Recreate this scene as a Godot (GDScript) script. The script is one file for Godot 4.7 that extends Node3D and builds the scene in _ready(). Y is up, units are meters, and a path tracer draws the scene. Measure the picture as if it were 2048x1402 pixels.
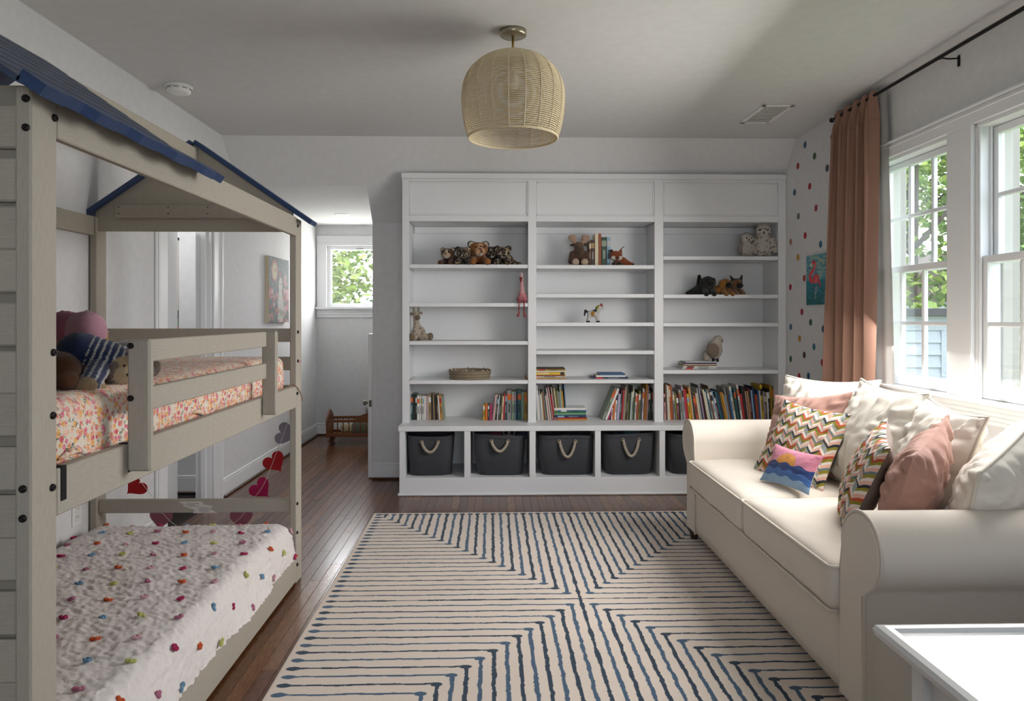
extends Node3D
# Children's room: bunk bed with a little house roof, built-in bookcase, sofa below the windows.
# Room axes: x right, y up, -z towards the bookcase wall. Camera stands at (0, 1.34, 0).
const FOCAL := 1420.0
const EYE := 1.34
const XL := -2.03
const XR := 2.28
const CEIL := 2.69
const ZB := -5.9
var forward_axis := Vector3()
var right_axis := Vector3()
var mats := {}
var meshes := {}
var used := {}
var rng := RandomNumberGenerator.new()

# ---------- pixel to place ----------
func ray(x: float, y: float) -> Vector3:
	return forward_axis + right_axis * ((x - 1024.0) / FOCAL) + Vector3.UP * ((634.0 - y) / FOCAL)
func on_x(x: float, y: float, at: float) -> Vector3:
	var d := ray(x, y)
	return Vector3(0, EYE, 0) + d * (at / d.x)
func on_y(x: float, y: float, at: float) -> Vector3:
	var d := ray(x, y)
	return Vector3(0, EYE, 0) + d * ((at - EYE) / d.y)
func on_z(x: float, y: float, at: float) -> Vector3:
	var d := ray(x, y)
	return Vector3(0, EYE, 0) + d * (at / d.z)

# ---------- naming, things and parts ----------
func numbered(called: String) -> String:
	if not used.has(called):
		used[called] = 0
		return called
	used[called] += 1
	return "%s_%03d" % [called, used[called]]
func tag(o: Node, label: String, category: String, group := "") -> void:
	o.set_meta("label", label)
	o.set_meta("category", category)
	if group != "":
		o.set_meta("group", group)
func thing(called: String, label: String, category: String, at := Vector3.ZERO, turn := 0.0, group := "") -> Node3D:
	var o := Node3D.new()
	o.name = numbered(called)
	add_child(o)
	o.position = at
	o.rotation.y = turn
	tag(o, label, category, group)
	return o
func part(parent: Node3D, called: String, mesh: Mesh, m: Material, at := Vector3.ZERO, turn := Vector3.ZERO) -> MeshInstance3D:
	var o := MeshInstance3D.new()
	o.name = called
	o.mesh = mesh
	o.material_override = m
	parent.add_child(o, true)
	o.position = at
	o.rotation = turn
	return o
func solo(called: String, label: String, category: String, mesh: Mesh, m: Material, at := Vector3.ZERO, group := "") -> MeshInstance3D:
	var o := MeshInstance3D.new()
	o.name = numbered(called)
	o.mesh = mesh
	o.material_override = m
	add_child(o)
	o.position = at
	tag(o, label, category, group)
	return o
func struct(called: String, mesh: Mesh, m: Material, at := Vector3.ZERO) -> MeshInstance3D:
	var o := MeshInstance3D.new()
	o.name = numbered(called)
	o.mesh = mesh
	o.material_override = m
	add_child(o)
	o.position = at
	o.set_meta("kind", "structure")
	return o
func frame_node(called: String) -> Node3D:
	var o := Node3D.new()
	o.name = numbered(called)
	add_child(o)
	o.set_meta("kind", "structure")
	return o

# ---------- materials ----------
func col(hex: String) -> Color:
	return Color(hex)
func noise_tex(seed_: int, freq: float, ramp: Array = [], size := 512, octaves := 4, kind := FastNoiseLite.TYPE_SIMPLEX_SMOOTH, normal := -1.0) -> NoiseTexture2D:
	var key := "n%d_%f_%s_%d_%d_%d_%f" % [seed_, freq, str(ramp), size, octaves, kind, normal]
	if meshes.has(key):
		return meshes[key]
	var n := FastNoiseLite.new()
	n.seed = seed_
	n.frequency = freq
	n.noise_type = kind
	n.fractal_octaves = octaves
	var t := NoiseTexture2D.new()
	t.width = size
	t.height = size
	t.seamless = true
	t.noise = n
	if normal > 0.0:
		t.as_normal_map = true
		t.bump_strength = normal
	if ramp.size() > 0:
		var g := Gradient.new()
		var offs := PackedFloat32Array()
		var cols := PackedColorArray()
		for i in ramp.size():
			offs.append(float(i) / float(ramp.size() - 1))
			cols.append(ramp[i])
		g.offsets = offs
		g.colors = cols
		t.color_ramp = g
	meshes[key] = t
	return t
func plain(c: Color, rough := 0.6, metal := 0.0, spec := 0.5) -> StandardMaterial3D:
	var key := "p%s_%f_%f_%f" % [c.to_html(), rough, metal, spec]
	if mats.has(key):
		return mats[key]
	var m := StandardMaterial3D.new()
	m.albedo_color = c
	m.roughness = rough
	m.metallic = metal
	m.metallic_specular = spec
	mats[key] = m
	return m
# a tinted material with grain: multiplies the colour with a light noise, and gives relief
func grained(c: Color, rough: float, scale_: Vector3, lo := 0.86, relief := 0.0, seed_ := 1, octaves := 4, offset := Vector3.ZERO, freq := 0.02) -> StandardMaterial3D:
	var key := "g%s_%f_%s_%f_%f_%d_%s_%f" % [c.to_html(), rough, str(scale_), lo, relief, seed_, str(offset), freq]
	if mats.has(key):
		return mats[key]
	var m := StandardMaterial3D.new()
	m.albedo_color = c
	m.roughness = rough
	m.uv1_triplanar = true
	m.uv1_scale = scale_
	m.uv1_offset = offset
	m.albedo_texture = noise_tex(seed_, freq, [Color(lo, lo, lo), Color(1, 1, 1)], 512, octaves)
	if relief > 0.0:
		m.heightmap_enabled = true
		m.heightmap_scale = relief
		m.heightmap_texture = noise_tex(seed_, freq, [Color(0, 0, 0), Color(1, 1, 1)], 512, octaves)
	mats[key] = m
	return m
func cloth(c: Color, weave := 60.0, relief := 0.05, lo := 0.86, sheen := 0.3, seed_ := 5) -> StandardMaterial3D:
	var key := "c%s_%f_%f_%f_%f" % [c.to_html(), weave, relief, lo, sheen]
	if mats.has(key):
		return mats[key]
	var m: StandardMaterial3D = grained(c, 0.92, Vector3.ONE * weave * 0.1, lo, relief, seed_, 3, Vector3.ZERO, 0.15).duplicate()
	m.rim_enabled = sheen > 0.0
	m.rim = sheen
	m.rim_tint = 0.6
	mats[key] = m
	return m
func tinted(rough := 0.95, sheen := 0.4) -> StandardMaterial3D:
	var key := "v%f_%f" % [rough, sheen]
	if mats.has(key):
		return mats[key]
	var m := StandardMaterial3D.new()
	m.vertex_color_use_as_albedo = true
	m.roughness = rough
	m.rim_enabled = sheen > 0.0
	m.rim = sheen
	m.rim_tint = 0.7
	m.uv1_triplanar = true
	m.uv1_scale = Vector3.ONE * 14.0
	m.albedo_texture = noise_tex(11, 0.08, [Color(0.72, 0.72, 0.72), Color(1, 1, 1)], 256, 3)
	m.heightmap_enabled = true
	m.heightmap_scale = 0.25
	m.heightmap_texture = noise_tex(11, 0.08, [Color(0, 0, 0), Color(1, 1, 1)], 256, 3)
	mats[key] = m
	return m
func pictured(im: Image, rough := 0.8, scale_ := Vector3.ONE) -> StandardMaterial3D:
	var m := StandardMaterial3D.new()
	m.albedo_texture = ImageTexture.create_from_image(im)
	m.roughness = rough
	m.uv1_scale = scale_
	return m

# ---------- mesh building ----------
func begin() -> SurfaceTool:
	var st := SurfaceTool.new()
	st.begin(Mesh.PRIMITIVE_TRIANGLES)
	st.set_smooth_group(-1)
	return st
func done(st: SurfaceTool) -> ArrayMesh:
	st.generate_normals()
	return st.commit()
# a flat face whose outside points along out
func face(st: SurfaceTool, p: Array, out: Vector3) -> void:
	var n: Vector3 = (p[1] - p[0]).cross(p[2] - p[0])
	var flip := n.dot(out) > 0.0
	for i in range(1, p.size() - 1):
		if flip:
			st.add_vertex(p[0]); st.add_vertex(p[i + 1]); st.add_vertex(p[i])
		else:
			st.add_vertex(p[0]); st.add_vertex(p[i]); st.add_vertex(p[i + 1])
# a box with chamfered edges, turned by b
func box(st: SurfaceTool, c: Vector3, s: Vector3, bev := 0.0, b := Basis.IDENTITY) -> void:
	var h := s * 0.5
	var e: float = minf(bev, minf(h.x, minf(h.y, h.z)) * 0.9)
	if e <= 0.0:
		for a in 3:
			for sg in [-1.0, 1.0]:
				var n := Vector3.ZERO
				n[a] = sg
				var u := (a + 1) % 3
				var v := (a + 2) % 3
				var pts := []
				for q in [[-1, -1], [1, -1], [1, 1], [-1, 1]]:
					var p := Vector3.ZERO
					p[a] = sg * h[a]
					p[u] = q[0] * h[u]
					p[v] = q[1] * h[v]
					pts.append(c + b * p)
				face(st, pts, b * n)
		return
	for a in 3:
		var u := (a + 1) % 3
		var v := (a + 2) % 3
		for sg in [-1.0, 1.0]:
			var n := Vector3.ZERO
			n[a] = sg
			var pts := []
			for q in [[-1, -1], [1, -1], [1, 1], [-1, 1]]:
				var p := Vector3.ZERO
				p[a] = sg * h[a]
				p[u] = q[0] * (h[u] - e)
				p[v] = q[1] * (h[v] - e)
				pts.append(c + b * p)
			face(st, pts, b * n)
		# edges along axis a
		for su in [-1.0, 1.0]:
			for sv in [-1.0, 1.0]:
				var pts := []
				for k in [[-1, 0], [1, 0], [1, 1], [-1, 1]]:
					var p := Vector3.ZERO
					p[a] = k[0] * (h[a] - e)
					p[u] = su * (h[u] - (e if k[1] == 1 else 0.0))
					p[v] = sv * (h[v] - (0.0 if k[1] == 1 else e))
					pts.append(c + b * p)
				var n := Vector3.ZERO
				n[u] = su
				n[v] = sv
				face(st, pts, b * n)
	for sx in [-1.0, 1.0]:
		for sy in [-1.0, 1.0]:
			for sz in [-1.0, 1.0]:
				face(st, [c + b * Vector3(sx * h.x, sy * (h.y - e), sz * (h.z - e)), c + b * Vector3(sx * (h.x - e), sy * h.y, sz * (h.z - e)), c + b * Vector3(sx * (h.x - e), sy * (h.y - e), sz * h.z)], b * Vector3(sx, sy, sz))
func box_mesh(s: Vector3, bev := 0.0) -> ArrayMesh:
	var key := "b%s_%f" % [str(s.snapped(Vector3.ONE * 0.0005)), bev]
	if not meshes.has(key):
		var st := begin()
		box(st, Vector3.ZERO, s, bev)
		meshes[key] = done(st)
	return meshes[key]
# a box given by its two far corners, as a part
func slab(parent: Node3D, called: String, lo: Vector3, hi: Vector3, m: Material, bev := 0.002) -> MeshInstance3D:
	return part(parent, called, box_mesh((hi - lo).abs(), bev), m, (lo + hi) * 0.5)
func solid(called: String, lo: Vector3, hi: Vector3, m: Material, bev := 0.0) -> MeshInstance3D:
	return struct(called, box_mesh((hi - lo).abs(), bev), m, (lo + hi) * 0.5)
# a flat outline pushed along z from z0 to z1
func prism(st: SurfaceTool, outline: PackedVector2Array, z0: float, z1: float, xf := Transform3D.IDENTITY) -> void:
	var tri := Geometry2D.triangulate_polygon(outline)
	var n := outline.size()
	for k in range(0, tri.size(), 3):
		for z in [z0, z1]:
			var p := []
			for j in 3:
				var q := outline[tri[k + j]]
				p.append(xf * Vector3(q.x, q.y, z))
			face(st, p, xf.basis * Vector3(0, 0, signf(z - (z0 + z1) * 0.5)))
	var area := 0.0
	for i in n:
		area += outline[i].cross(outline[(i + 1) % n])
	for i in n:
		var a := outline[i]
		var b := outline[(i + 1) % n]
		var o := Vector2(b.y - a.y, a.x - b.x) * signf(area)
		face(st, [xf * Vector3(a.x, a.y, z0), xf * Vector3(b.x, b.y, z0), xf * Vector3(b.x, b.y, z1), xf * Vector3(a.x, a.y, z1)], xf.basis * Vector3(o.x, o.y, 0))
func prism_mesh(outline: PackedVector2Array, z0: float, z1: float, xf := Transform3D.IDENTITY) -> ArrayMesh:
	var st := begin()
	prism(st, outline, z0, z1, xf)
	return done(st)
# a smooth grid of points; p[i][j]; closed in j when ring
func sheet(st: SurfaceTool, p: Array, ring := false, flip := false, uv: Array = []) -> void:
	st.set_smooth_group(0)
	var rows := p.size()
	var w: int = p[0].size()
	for i in rows - 1:
		for j in (w if ring else w - 1):
			var k := (j + 1) % w
			var q := [p[i][j], p[i][k], p[i + 1][k], p[i + 1][j]]
			var t := []
			if uv.size() > 0:
				t = [uv[i][j], uv[i][k], uv[i + 1][k], uv[i + 1][j]]
			var order := [0, 1, 2, 0, 2, 3] if not flip else [0, 2, 1, 0, 3, 2]
			for o in order:
				if t.size() > 0:
					st.set_uv(t[o])
				st.add_vertex(q[o])
	st.set_smooth_group(-1)
# a turned shape round y; prof holds (radius, height) from the bottom up
func lathe(st: SurfaceTool, prof: Array, seg := 24, xf := Transform3D.IDENTITY) -> void:
	var g := []
	for q in prof:
		var row := []
		for j in seg:
			var a := TAU * j / seg
			row.append(xf * Vector3(q.x * cos(a), q.y, q.x * sin(a)))
		g.append(row)
	sheet(st, g, true, true)
func lathe_mesh(prof: Array, seg := 24, xf := Transform3D.IDENTITY) -> ArrayMesh:
	var st := begin()
	lathe(st, prof, seg, xf)
	return done(st)
# a round bar along a path
func tube(st: SurfaceTool, path: Array, r, seg := 8, close := false) -> void:
	var g := []
	var n := path.size()
	var side := Vector3.ZERO
	for i in n:
		var a: Vector3 = path[(i - 1 + n) % n] if close else path[maxi(i - 1, 0)]
		var b: Vector3 = path[(i + 1) % n] if close else path[mini(i + 1, n - 1)]
		var t := (b - a).normalized()
		if side == Vector3.ZERO:
			side = t.cross(Vector3.UP if absf(t.y) < 0.9 else Vector3.RIGHT).normalized()
		side = (side - t * side.dot(t)).normalized()
		var up := t.cross(side)
		var rad: float = r[i] if r is Array else r
		var row := []
		for j in seg:
			var ang := TAU * j / seg
			row.append(path[i] + (side * cos(ang) + up * sin(ang)) * rad)
		g.append(row)
	if close:
		g.append(g[0])
	sheet(st, g, true, false)
	if not close:
		for e in [0, n - 1]:
			var t: Vector3 = (path[1] - path[0]) if e == 0 else (path[n - 1] - path[n - 2])
			face(st, g[e], -t if e == 0 else t)
func tube_mesh(path: Array, r, seg := 8, close := false) -> ArrayMesh:
	var st := begin()
	tube(st, path, r, seg, close)
	return done(st)
func ball(st: SurfaceTool, c: Vector3, r: Vector3, rings := 8, seg := 12) -> void:
	var prof := []
	for i in rings + 1:
		var a := PI * i / rings - PI / 2
		prof.append(Vector2(maxf(cos(a), 0.0005), sin(a)))
	lathe(st, prof, seg, Transform3D(Basis.from_scale(r), c))
func ball_mesh(r: Vector3, rings := 8, seg := 12) -> ArrayMesh:
	var st := begin()
	ball(st, Vector3.ZERO, r, rings, seg)
	return done(st)
func bolt_mesh(r: float) -> ArrayMesh:
	var key := "bolt%f" % r
	if not meshes.has(key):
		meshes[key] = lathe_mesh([Vector2(r, 0), Vector2(r, 0.004), Vector2(r * 0.75, 0.007), Vector2(r * 0.4, 0.0075), Vector2(r * 0.38, 0.004), Vector2(0.0005, 0.004)], 14)
	return meshes[key]

func _ready() -> void:
	rng.seed = 7
	var psi := atan(34.0 / FOCAL)
	forward_axis = Vector3(sin(psi), 0, -cos(psi))
	right_axis = Vector3(cos(psi), 0, sin(psi))
	var cam := Camera3D.new()
	cam.name = "camera"
	add_child(cam)
	cam.position = Vector3(0, EYE, 0)
	cam.rotation.y = -psi
	cam.projection = Camera3D.PROJECTION_FRUSTUM
	cam.near = 0.05
	cam.far = 200.0
	cam.size = 0.05 * 1402.0 / FOCAL
	cam.frustum_offset = Vector2(0, -0.05 * 67.0 / FOCAL)
	cam.current = true
	sky_and_exposure()
	daylight()
	room()
	windows()
	outdoors()
	bookcase()
	bunk_bed()
	sofa()
	rug()
	furnishings()
	shelf_toys()
	all_books()
	bed_toys()

func sky_and_exposure() -> void:
	var im := Image.create(512, 256, false, Image.FORMAT_RGBF)
	var n := FastNoiseLite.new()
	n.seed = 3
	n.frequency = 1.6
	n.fractal_octaves = 5
	for y in 256:
		var el := PI * (0.5 - (y + 0.5) / 256.0)
		for x in 512:
			var az := TAU * (x + 0.5) / 512.0
			var d := Vector3(cos(el) * cos(az), sin(el), cos(el) * sin(az))
			var v := clampf((n.get_noise_3d(d.x, d.y * 1.6, d.z) + 0.22) * 2.6, 0.0, 1.0)
			var c := Color(0.50, 0.66, 0.92).lerp(Color(1.0, 1.0, 1.0), v)
			im.set_pixel(x, y, Color(c.r, c.g, c.b))
	var pan := PanoramaSkyMaterial.new()
	pan.panorama = ImageTexture.create_from_image(im)
	pan.energy_multiplier = 6.0
	var sky := Sky.new()
	sky.sky_material = pan
	var env := Environment.new()
	env.background_mode = Environment.BG_SKY
	env.sky = sky
	env.tonemap_mode = Environment.TONE_MAPPER_LINEAR
	env.tonemap_exposure = 1.0
	env.sdfgi_enabled = true
	env.ssao_enabled = true
	env.ssil_enabled = true
	var we := WorldEnvironment.new()
	we.name = "environment"
	we.environment = env
	add_child(we)

const WIN_Z := [-3.8765, -2.9455]
const WIN_W := 0.747
const WIN_Y0 := 0.955
const WIN_Y1 := 2.255
func area(called: String, at: Vector3, facing: Vector3, size: Vector2, energy: float, c := Color(1, 1, 1)) -> void:
	var l := AreaLight3D.new()
	l.name = called
	l.area_size = size
	l.light_energy = energy
	l.light_color = c
	l.shadow_enabled = true
	l.set("area_range", 12.0)
	add_child(l)
	l.look_at_from_position(at, at + facing, Vector3.UP)
func daylight() -> void:
	# area lights added for sky light at each window; the front one unseen
	area("window_daylight", Vector3(XR - 0.3, 1.62, -3.74), Vector3(-1, -0.62, 0), Vector2(0.5, 1.1), 2.4, Color(1.0, 0.985, 0.97))
	area("window_daylight", Vector3(XR - 0.3, 1.62, -2.945), Vector3(-1, -0.62, 0), Vector2(0.72, 1.1), 3.0, Color(1.0, 0.985, 0.97))
	area("added_front_light", Vector3(0.4, 1.7, 2.0), Vector3(0, -0.25, -1), Vector2(1.5, 1.3), 2.1, Color(1.0, 0.99, 0.98))  # added source behind the camera, brightens the surfaces that face it
	area("dormer_daylight", Vector3(-1.51, 1.8, -8.3), Vector3(0, -0.1, 1), Vector2(0.8, 0.7), 3.0, Color(1.0, 0.99, 0.975))

func wall_paint() -> Material:
	return grained(Color(0.865, 0.865, 0.868), 0.75, Vector3.ONE * 1.3, 0.965, 0.0, 21, 3)
func trim_paint() -> Material:
	return plain(Color(0.90, 0.905, 0.91), 0.38)
func ceiling_paint() -> Material:
	return grained(Color(0.84, 0.84, 0.84), 0.85, Vector3.ONE * 1.1, 0.97, 0.0, 23, 3)
func across(x0: float, x1: float, outline: Array) -> ArrayMesh:
	# outline in (z, y), pushed along x
	var p := PackedVector2Array(outline)
	return prism_mesh(p, x0, x1, Transform3D(Basis(Vector3(0, 0, 1), Vector3(0, 1, 0), Vector3(1, 0, 0)), Vector3.ZERO))
func along(z0: float, z1: float, outline: Array) -> ArrayMesh:
	# outline in (x, y), pushed along z
	return prism_mesh(PackedVector2Array(outline), z0, z1)
func boxes(list: Array, bev := 0.0) -> ArrayMesh:
	var st := begin()
	for q in list:
		box(st, (q[0] + q[1]) * 0.5, (q[1] - q[0]).abs(), bev)
	return done(st)
func floor_wood(k: int) -> Material:
	var tones := [Color("7a4e31"), Color("6b432a"), Color("85583a"), Color("5f3b25"), Color("734930"), Color("8f6242")]
	var key := "floorwood%d" % k
	if not mats.has(key):
		var m: StandardMaterial3D = grained(tones[k % 6], 0.3, Vector3(11, 11, 0.9), 0.62, 0.006, 31 + k, 4, Vector3(k * 0.37, k * 0.21, k * 0.53), 0.03).duplicate()
		m.roughness = 0.27
		m.roughness_texture = noise_tex(91, 0.02, [Color(0.75, 0.75, 0.75), Color(1, 1, 1)], 256, 3)
		mats[key] = m
	return mats[key]
func room() -> void:
	var paint := wall_paint()
	var trim := trim_paint()
	# --- floor: a dark bed and the strips on it
	var fl := struct("floor", boxes([[Vector3(XL - 1.5, -0.12, -8.2), Vector3(XR, -0.012, 1.7)]]), plain(Color("20140d"), 0.8))
	var strips := []
	var w := 0.0572
	var row := 0
	var x := XL
	while x < XR - 0.01:
		var z_end := -8.12 if x < -1.0 else (-5.92 if x < -0.7 else -5.42)
		var z := 1.65 - rng.randf() * 0.9
		while z > z_end:
			var l := rng.randf_range(0.4, 1.35)
			var z2 := maxf(z - l, z_end)
			var mid := Vector3(x + w * 0.5, 0, (z + z2) * 0.5)
			var seen := 0.0
			if mid.z < -1.2:
				var in_view := (x < -0.78 and x > -1.05 and mid.z < -1.6) or mid.z < -4.75 or (x < -0.99 and mid.z < -3.3)
				seen = (z - z2) / (mid.z * mid.z * mid.z * -1.0) * (1.0 if in_view else 0.01)
			strips.append([seen, x, minf(x + w, XR), z, z2, rng.randi() % 6])
			z = z2
		x += w
		row += 1
	strips.sort_custom(func(a, b): return a[0] > b[0])
	var rest := begin()
	for i in strips.size():
		var s: Array = strips[i]
		var lo := Vector3(s[1] + 0.0004, -0.014, s[4] + 0.0004)
		var hi := Vector3(s[2] - 0.0004, 0.0, s[3] - 0.0004)
		if i < 290:
			slab(fl, "plank", lo, hi, floor_wood(s[5]), 0.001)
		else:
			box(rest, (lo + hi) * 0.5, hi - lo, 0.0)
	var ro := part(fl, "planks_under_furniture", done(rest), floor_wood(0))
	ro.set_meta("kind", "stuff")
	# --- walls
	struct("wall_left", boxes([[Vector3(XL - 0.11, 0, -4.42), Vector3(XL, CEIL, 1.7)], [Vector3(XL - 0.11, 2.04, -5.147), Vector3(XL, CEIL, -4.42)], [Vector3(XL - 0.11, 0, -8.25), Vector3(XL, CEIL, -5.147)]]), paint)
	var segs := []
	var edges := [1.7]
	for k in [1, 0]:
		edges.append(WIN_Z[k] + WIN_W * 0.5)
		edges.append(WIN_Z[k] - WIN_W * 0.5)
	edges.append(-6.05)
	for k in range(0, edges.size(), 2):
		segs.append([Vector3(XR, 0, edges[k + 1]), Vector3(XR + 0.16, CEIL + 0.1, edges[k])])
	for k in 2:
		segs.append([Vector3(XR, 0, WIN_Z[k] - WIN_W * 0.5), Vector3(XR + 0.16, WIN_Y0 - 0.02, WIN_Z[k] + WIN_W * 0.5)])
		segs.append([Vector3(XR, WIN_Y1, WIN_Z[k] - WIN_W * 0.5), Vector3(XR + 0.16, CEIL + 0.1, WIN_Z[k] + WIN_W * 0.5)])
	struct("wall_right", boxes(segs), paint)
	struct("wall_back", boxes([[Vector3(-1.013, 0, -6.05), Vector3(XR, 2.118, ZB)]]), paint)
	struct("wall_back_slope", across(-1.013, XR, [Vector2(-5.9, 2.118), Vector2(-5.325, 2.69), Vector2(-5.325, 2.8), Vector2(-6.1, 2.8), Vector2(-6.1, 2.118)]), paint)
	struct("wall_back_slope", across(XL, -1.013, [Vector2(-5.637, 2.378), Vector2(-5.325, 2.69), Vector2(-5.325, 2.8), Vector2(-5.637, 2.8)]), paint)
	struct("wall_front", boxes([[Vector3(XL - 0.11, 0, 1.7), Vector3(-0.35, CEIL + 0.1, 1.85)], [Vector3(1.15, 0, 1.7), Vector3(XR + 0.16, CEIL + 0.1, 1.85)], [Vector3(-0.35, 0, 1.7), Vector3(1.15, 1.0, 1.85)], [Vector3(-0.35, 2.3, 1.7), Vector3(1.15, CEIL + 0.1, 1.85)]]), paint)
	var wf := frame_node("window_4")  # unseen window added behind the camera for light from that side
	for q in [[Vector3(-0.35, 1.0, 1.74), Vector3(-0.3, 2.3, 1.8)], [Vector3(1.1, 1.0, 1.74), Vector3(1.15, 2.3, 1.8)], [Vector3(0.375, 1.0, 1.74), Vector3(0.425, 2.3, 1.8)], [Vector3(-0.3, 1.0, 1.74), Vector3(1.1, 1.05, 1.8)], [Vector3(-0.3, 2.25, 1.74), Vector3(1.1, 2.3, 1.8)], [Vector3(-0.3, 1.63, 1.745), Vector3(1.1, 1.67, 1.795)]]:
		slab(wf, "sash_bar", q[0], q[1], trim, 0.003)
	struct("ceiling", boxes([[Vector3(XL - 0.11, CEIL, -5.325), Vector3(XR + 0.16, CEIL + 0.12, 1.85)]]), ceiling_paint())
	struct("ceiling_alcove", boxes([[Vector3(XL, 2.378, -8.25), Vector3(-1.013, 2.5, -5.637)]]), ceiling_paint())
	struct("wall_alcove_right", boxes([[Vector3(-1.013, 0, -8.25), Vector3(-0.87, 2.5, -6.05)]]), paint)
	var wx0 := -1.91
	var wx1 := -1.13
	struct("wall_alcove_back", boxes([[Vector3(XL, 0, -8.25), Vector3(-1.013, 1.455, -8.11)], [Vector3(XL, 2.15, -8.25), Vector3(-1.013, 2.5, -8.11)], [Vector3(XL, 1.455, -8.25), Vector3(wx0, 2.15, -8.11)], [Vector3(wx1, 1.455, -8.25), Vector3(-1.013, 2.15, -8.11)]]), paint)
	# --- the hall beyond the door in the left wall
	struct("wall_hall_back", boxes([[Vector3(-3.5, 0, -5.62), Vector3(XL - 0.11, 2.5, -5.47)]]), paint)
	struct("wall_hall_side", boxes([[Vector3(-3.5, 0, -5.47), Vector3(-3.35, 2.5, -2.8)]]), paint)
	struct("wall_hall_front", boxes([[Vector3(-3.35, 0, -2.95), Vector3(XL - 0.11, 2.5, -2.8)]]), paint)
	struct("ceiling_hall", boxes([[Vector3(-3.5, 2.45, -5.62), Vector3(XL - 0.11, 2.56, -2.8)]]), ceiling_paint())
	var hl := thing("added_hall_lamp", "unseen round frosted ceiling lamp added to brighten the hall beyond the door", "lamp", Vector3(-2.75, 2.45, -4.7))  # unseen lamp and omni light, added to lift the dark hall
	var glow := StandardMaterial3D.new()
	glow.albedo_color = Color(0.95, 0.93, 0.9)
	glow.emission_enabled = true
	glow.emission = Color(1, 0.96, 0.9)
	glow.emission_energy_multiplier = 1.5
	part(hl, "lamp_dome", lathe_mesh([Vector2(0.0005, -0.08), Vector2(0.06, -0.07), Vector2(0.1, -0.04), Vector2(0.12, 0.0)], 28), glow)
	part(hl, "lamp_base", lathe_mesh([Vector2(0.0005, -0.012), Vector2(0.125, -0.012), Vector2(0.125, 0.0), Vector2(0.0005, 0.0)], 28), trim)
	var ol := OmniLight3D.new()
	ol.name = "added_hall_lamp_light"
	ol.light_energy = 0.55
	ol.light_size = 0.1
	ol.omni_range = 12.0
	ol.omni_attenuation = 2.0
	ol.shadow_enabled = true
	add_child(ol)
	ol.position = Vector3(-2.75, 2.3, -4.7)
	# --- baseboards with a brown shoe moulding
	var shoe := grained(Color("5a3a24"), 0.4, Vector3(4, 4, 4), 0.7, 0.0, 33)
	baseboard("baseboard_left", Vector3(XL, 0, -5.3), Vector3(XL, 0, -8.11), Vector3(1, 0, 0), trim, shoe)
	baseboard("baseboard_left", Vector3(XL, 0, 1.7), Vector3(XL, 0, -4.26), Vector3(1, 0, 0), trim, shoe)
	baseboard("baseboard_back", Vector3(XL, 0, -8.11), Vector3(-1.013, 0, -8.11), Vector3(0, 0, 1), trim, shoe)
	baseboard("baseboard_back", Vector3(-1.013, 0, ZB), Vector3(-0.74, 0, ZB), Vector3(0, 0, 1), trim, shoe)
	baseboard("baseboard_right", Vector3(-1.013, 0, -6.75), Vector3(-1.013, 0, -8.11), Vector3(-1, 0, 0), trim, shoe)
	baseboard("baseboard_right", Vector3(XR, 0, 1.7), Vector3(XR, 0, -5.33), Vector3(-1, 0, 0), trim, shoe)
	baseboard("baseboard_hall", Vector3(-3.35, 0, -5.47), Vector3(XL - 0.11, 0, -5.47), Vector3(0, 0, 1), trim, shoe)
	# --- doorway in the left wall
	var fr := frame_node("trim_1")
	for q in [[-4.277, -4.42], [-5.147, -5.3]]:
		slab(fr, "casing", Vector3(XL, 0, q[0]), Vector3(XL + 0.018, 2.04, q[1]), trim, 0.004)
		slab(fr, "casing_bead", Vector3(XL, 0, q[0] - 0.012 if q[0] > -5 else q[1] + 0.012), Vector3(XL + 0.03, 2.04, q[0] - 0.034 if q[0] > -5 else q[1] + 0.034), trim, 0.006)
	slab(fr, "casing", Vector3(XL, 2.04, -4.277), Vector3(XL + 0.018, 2.17, -5.3), trim, 0.004)
	for z in [-4.42, -5.147]:
		slab(fr, "jamb", Vector3(XL - 0.112, 0, z), Vector3(XL, 2.04, z - 0.016 if z > -5 else z + 0.016), trim, 0.002)
		slab(fr, "stop", Vector3(XL - 0.07, 0, z), Vector3(XL - 0.035, 2.03, z - 0.03 if z > -5 else z + 0.03), trim, 0.002)
	slab(fr, "jamb", Vector3(XL - 0.112, 2.024, -4.42), Vector3(XL, 2.04, -5.147), trim, 0.002)
	var d := thing("door", "white panel door standing ajar in the doorway behind the bunk bed", "door", Vector3(XL - 0.075, 0.008, -4.475), deg_to_rad(0.0))
	d.rotation.y = deg_to_rad(15.0)
	slab(d, "leaf", Vector3(-0.018, 0, 0), Vector3(0.018, 2.0, -0.64), trim, 0.003)
	for y in [0.3, 1.0, 1.75]:
		var hg := slab(d, "hinge", Vector3(0.018, y - 0.045, 0.0), Vector3(0.024, y + 0.045, 0.035), plain(Color("8f8a80"), 0.35, 0.9), 0.002)
		part(hg, "pin", lathe_mesh([Vector2(0.0005, -0.05), Vector2(0.006, -0.05), Vector2(0.006, 0.05), Vector2(0.0005, 0.05)], 10), plain(Color("8f8a80"), 0.35, 0.9), Vector3(0.004, 0, 0.018))
	for q in [[0.15, 0.85], [1.0, 1.85]]:
		slab(d, "panel", Vector3(0.016, q[0], -0.1), Vector3(0.021, q[1], -0.54), trim, 0.004)
	# --- the low door standing open at the end of the wall beside the bookcase
	var ld := thing("cupboard_door", "low white cupboard door open edge-on beside the alcove with a metal latch", "door", Vector3(-1.034, 0.01, -5.915))
	slab(ld, "leaf", Vector3(-0.018, 0, 0), Vector3(0.018, 1.19, -0.72), trim, 0.002)
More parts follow.
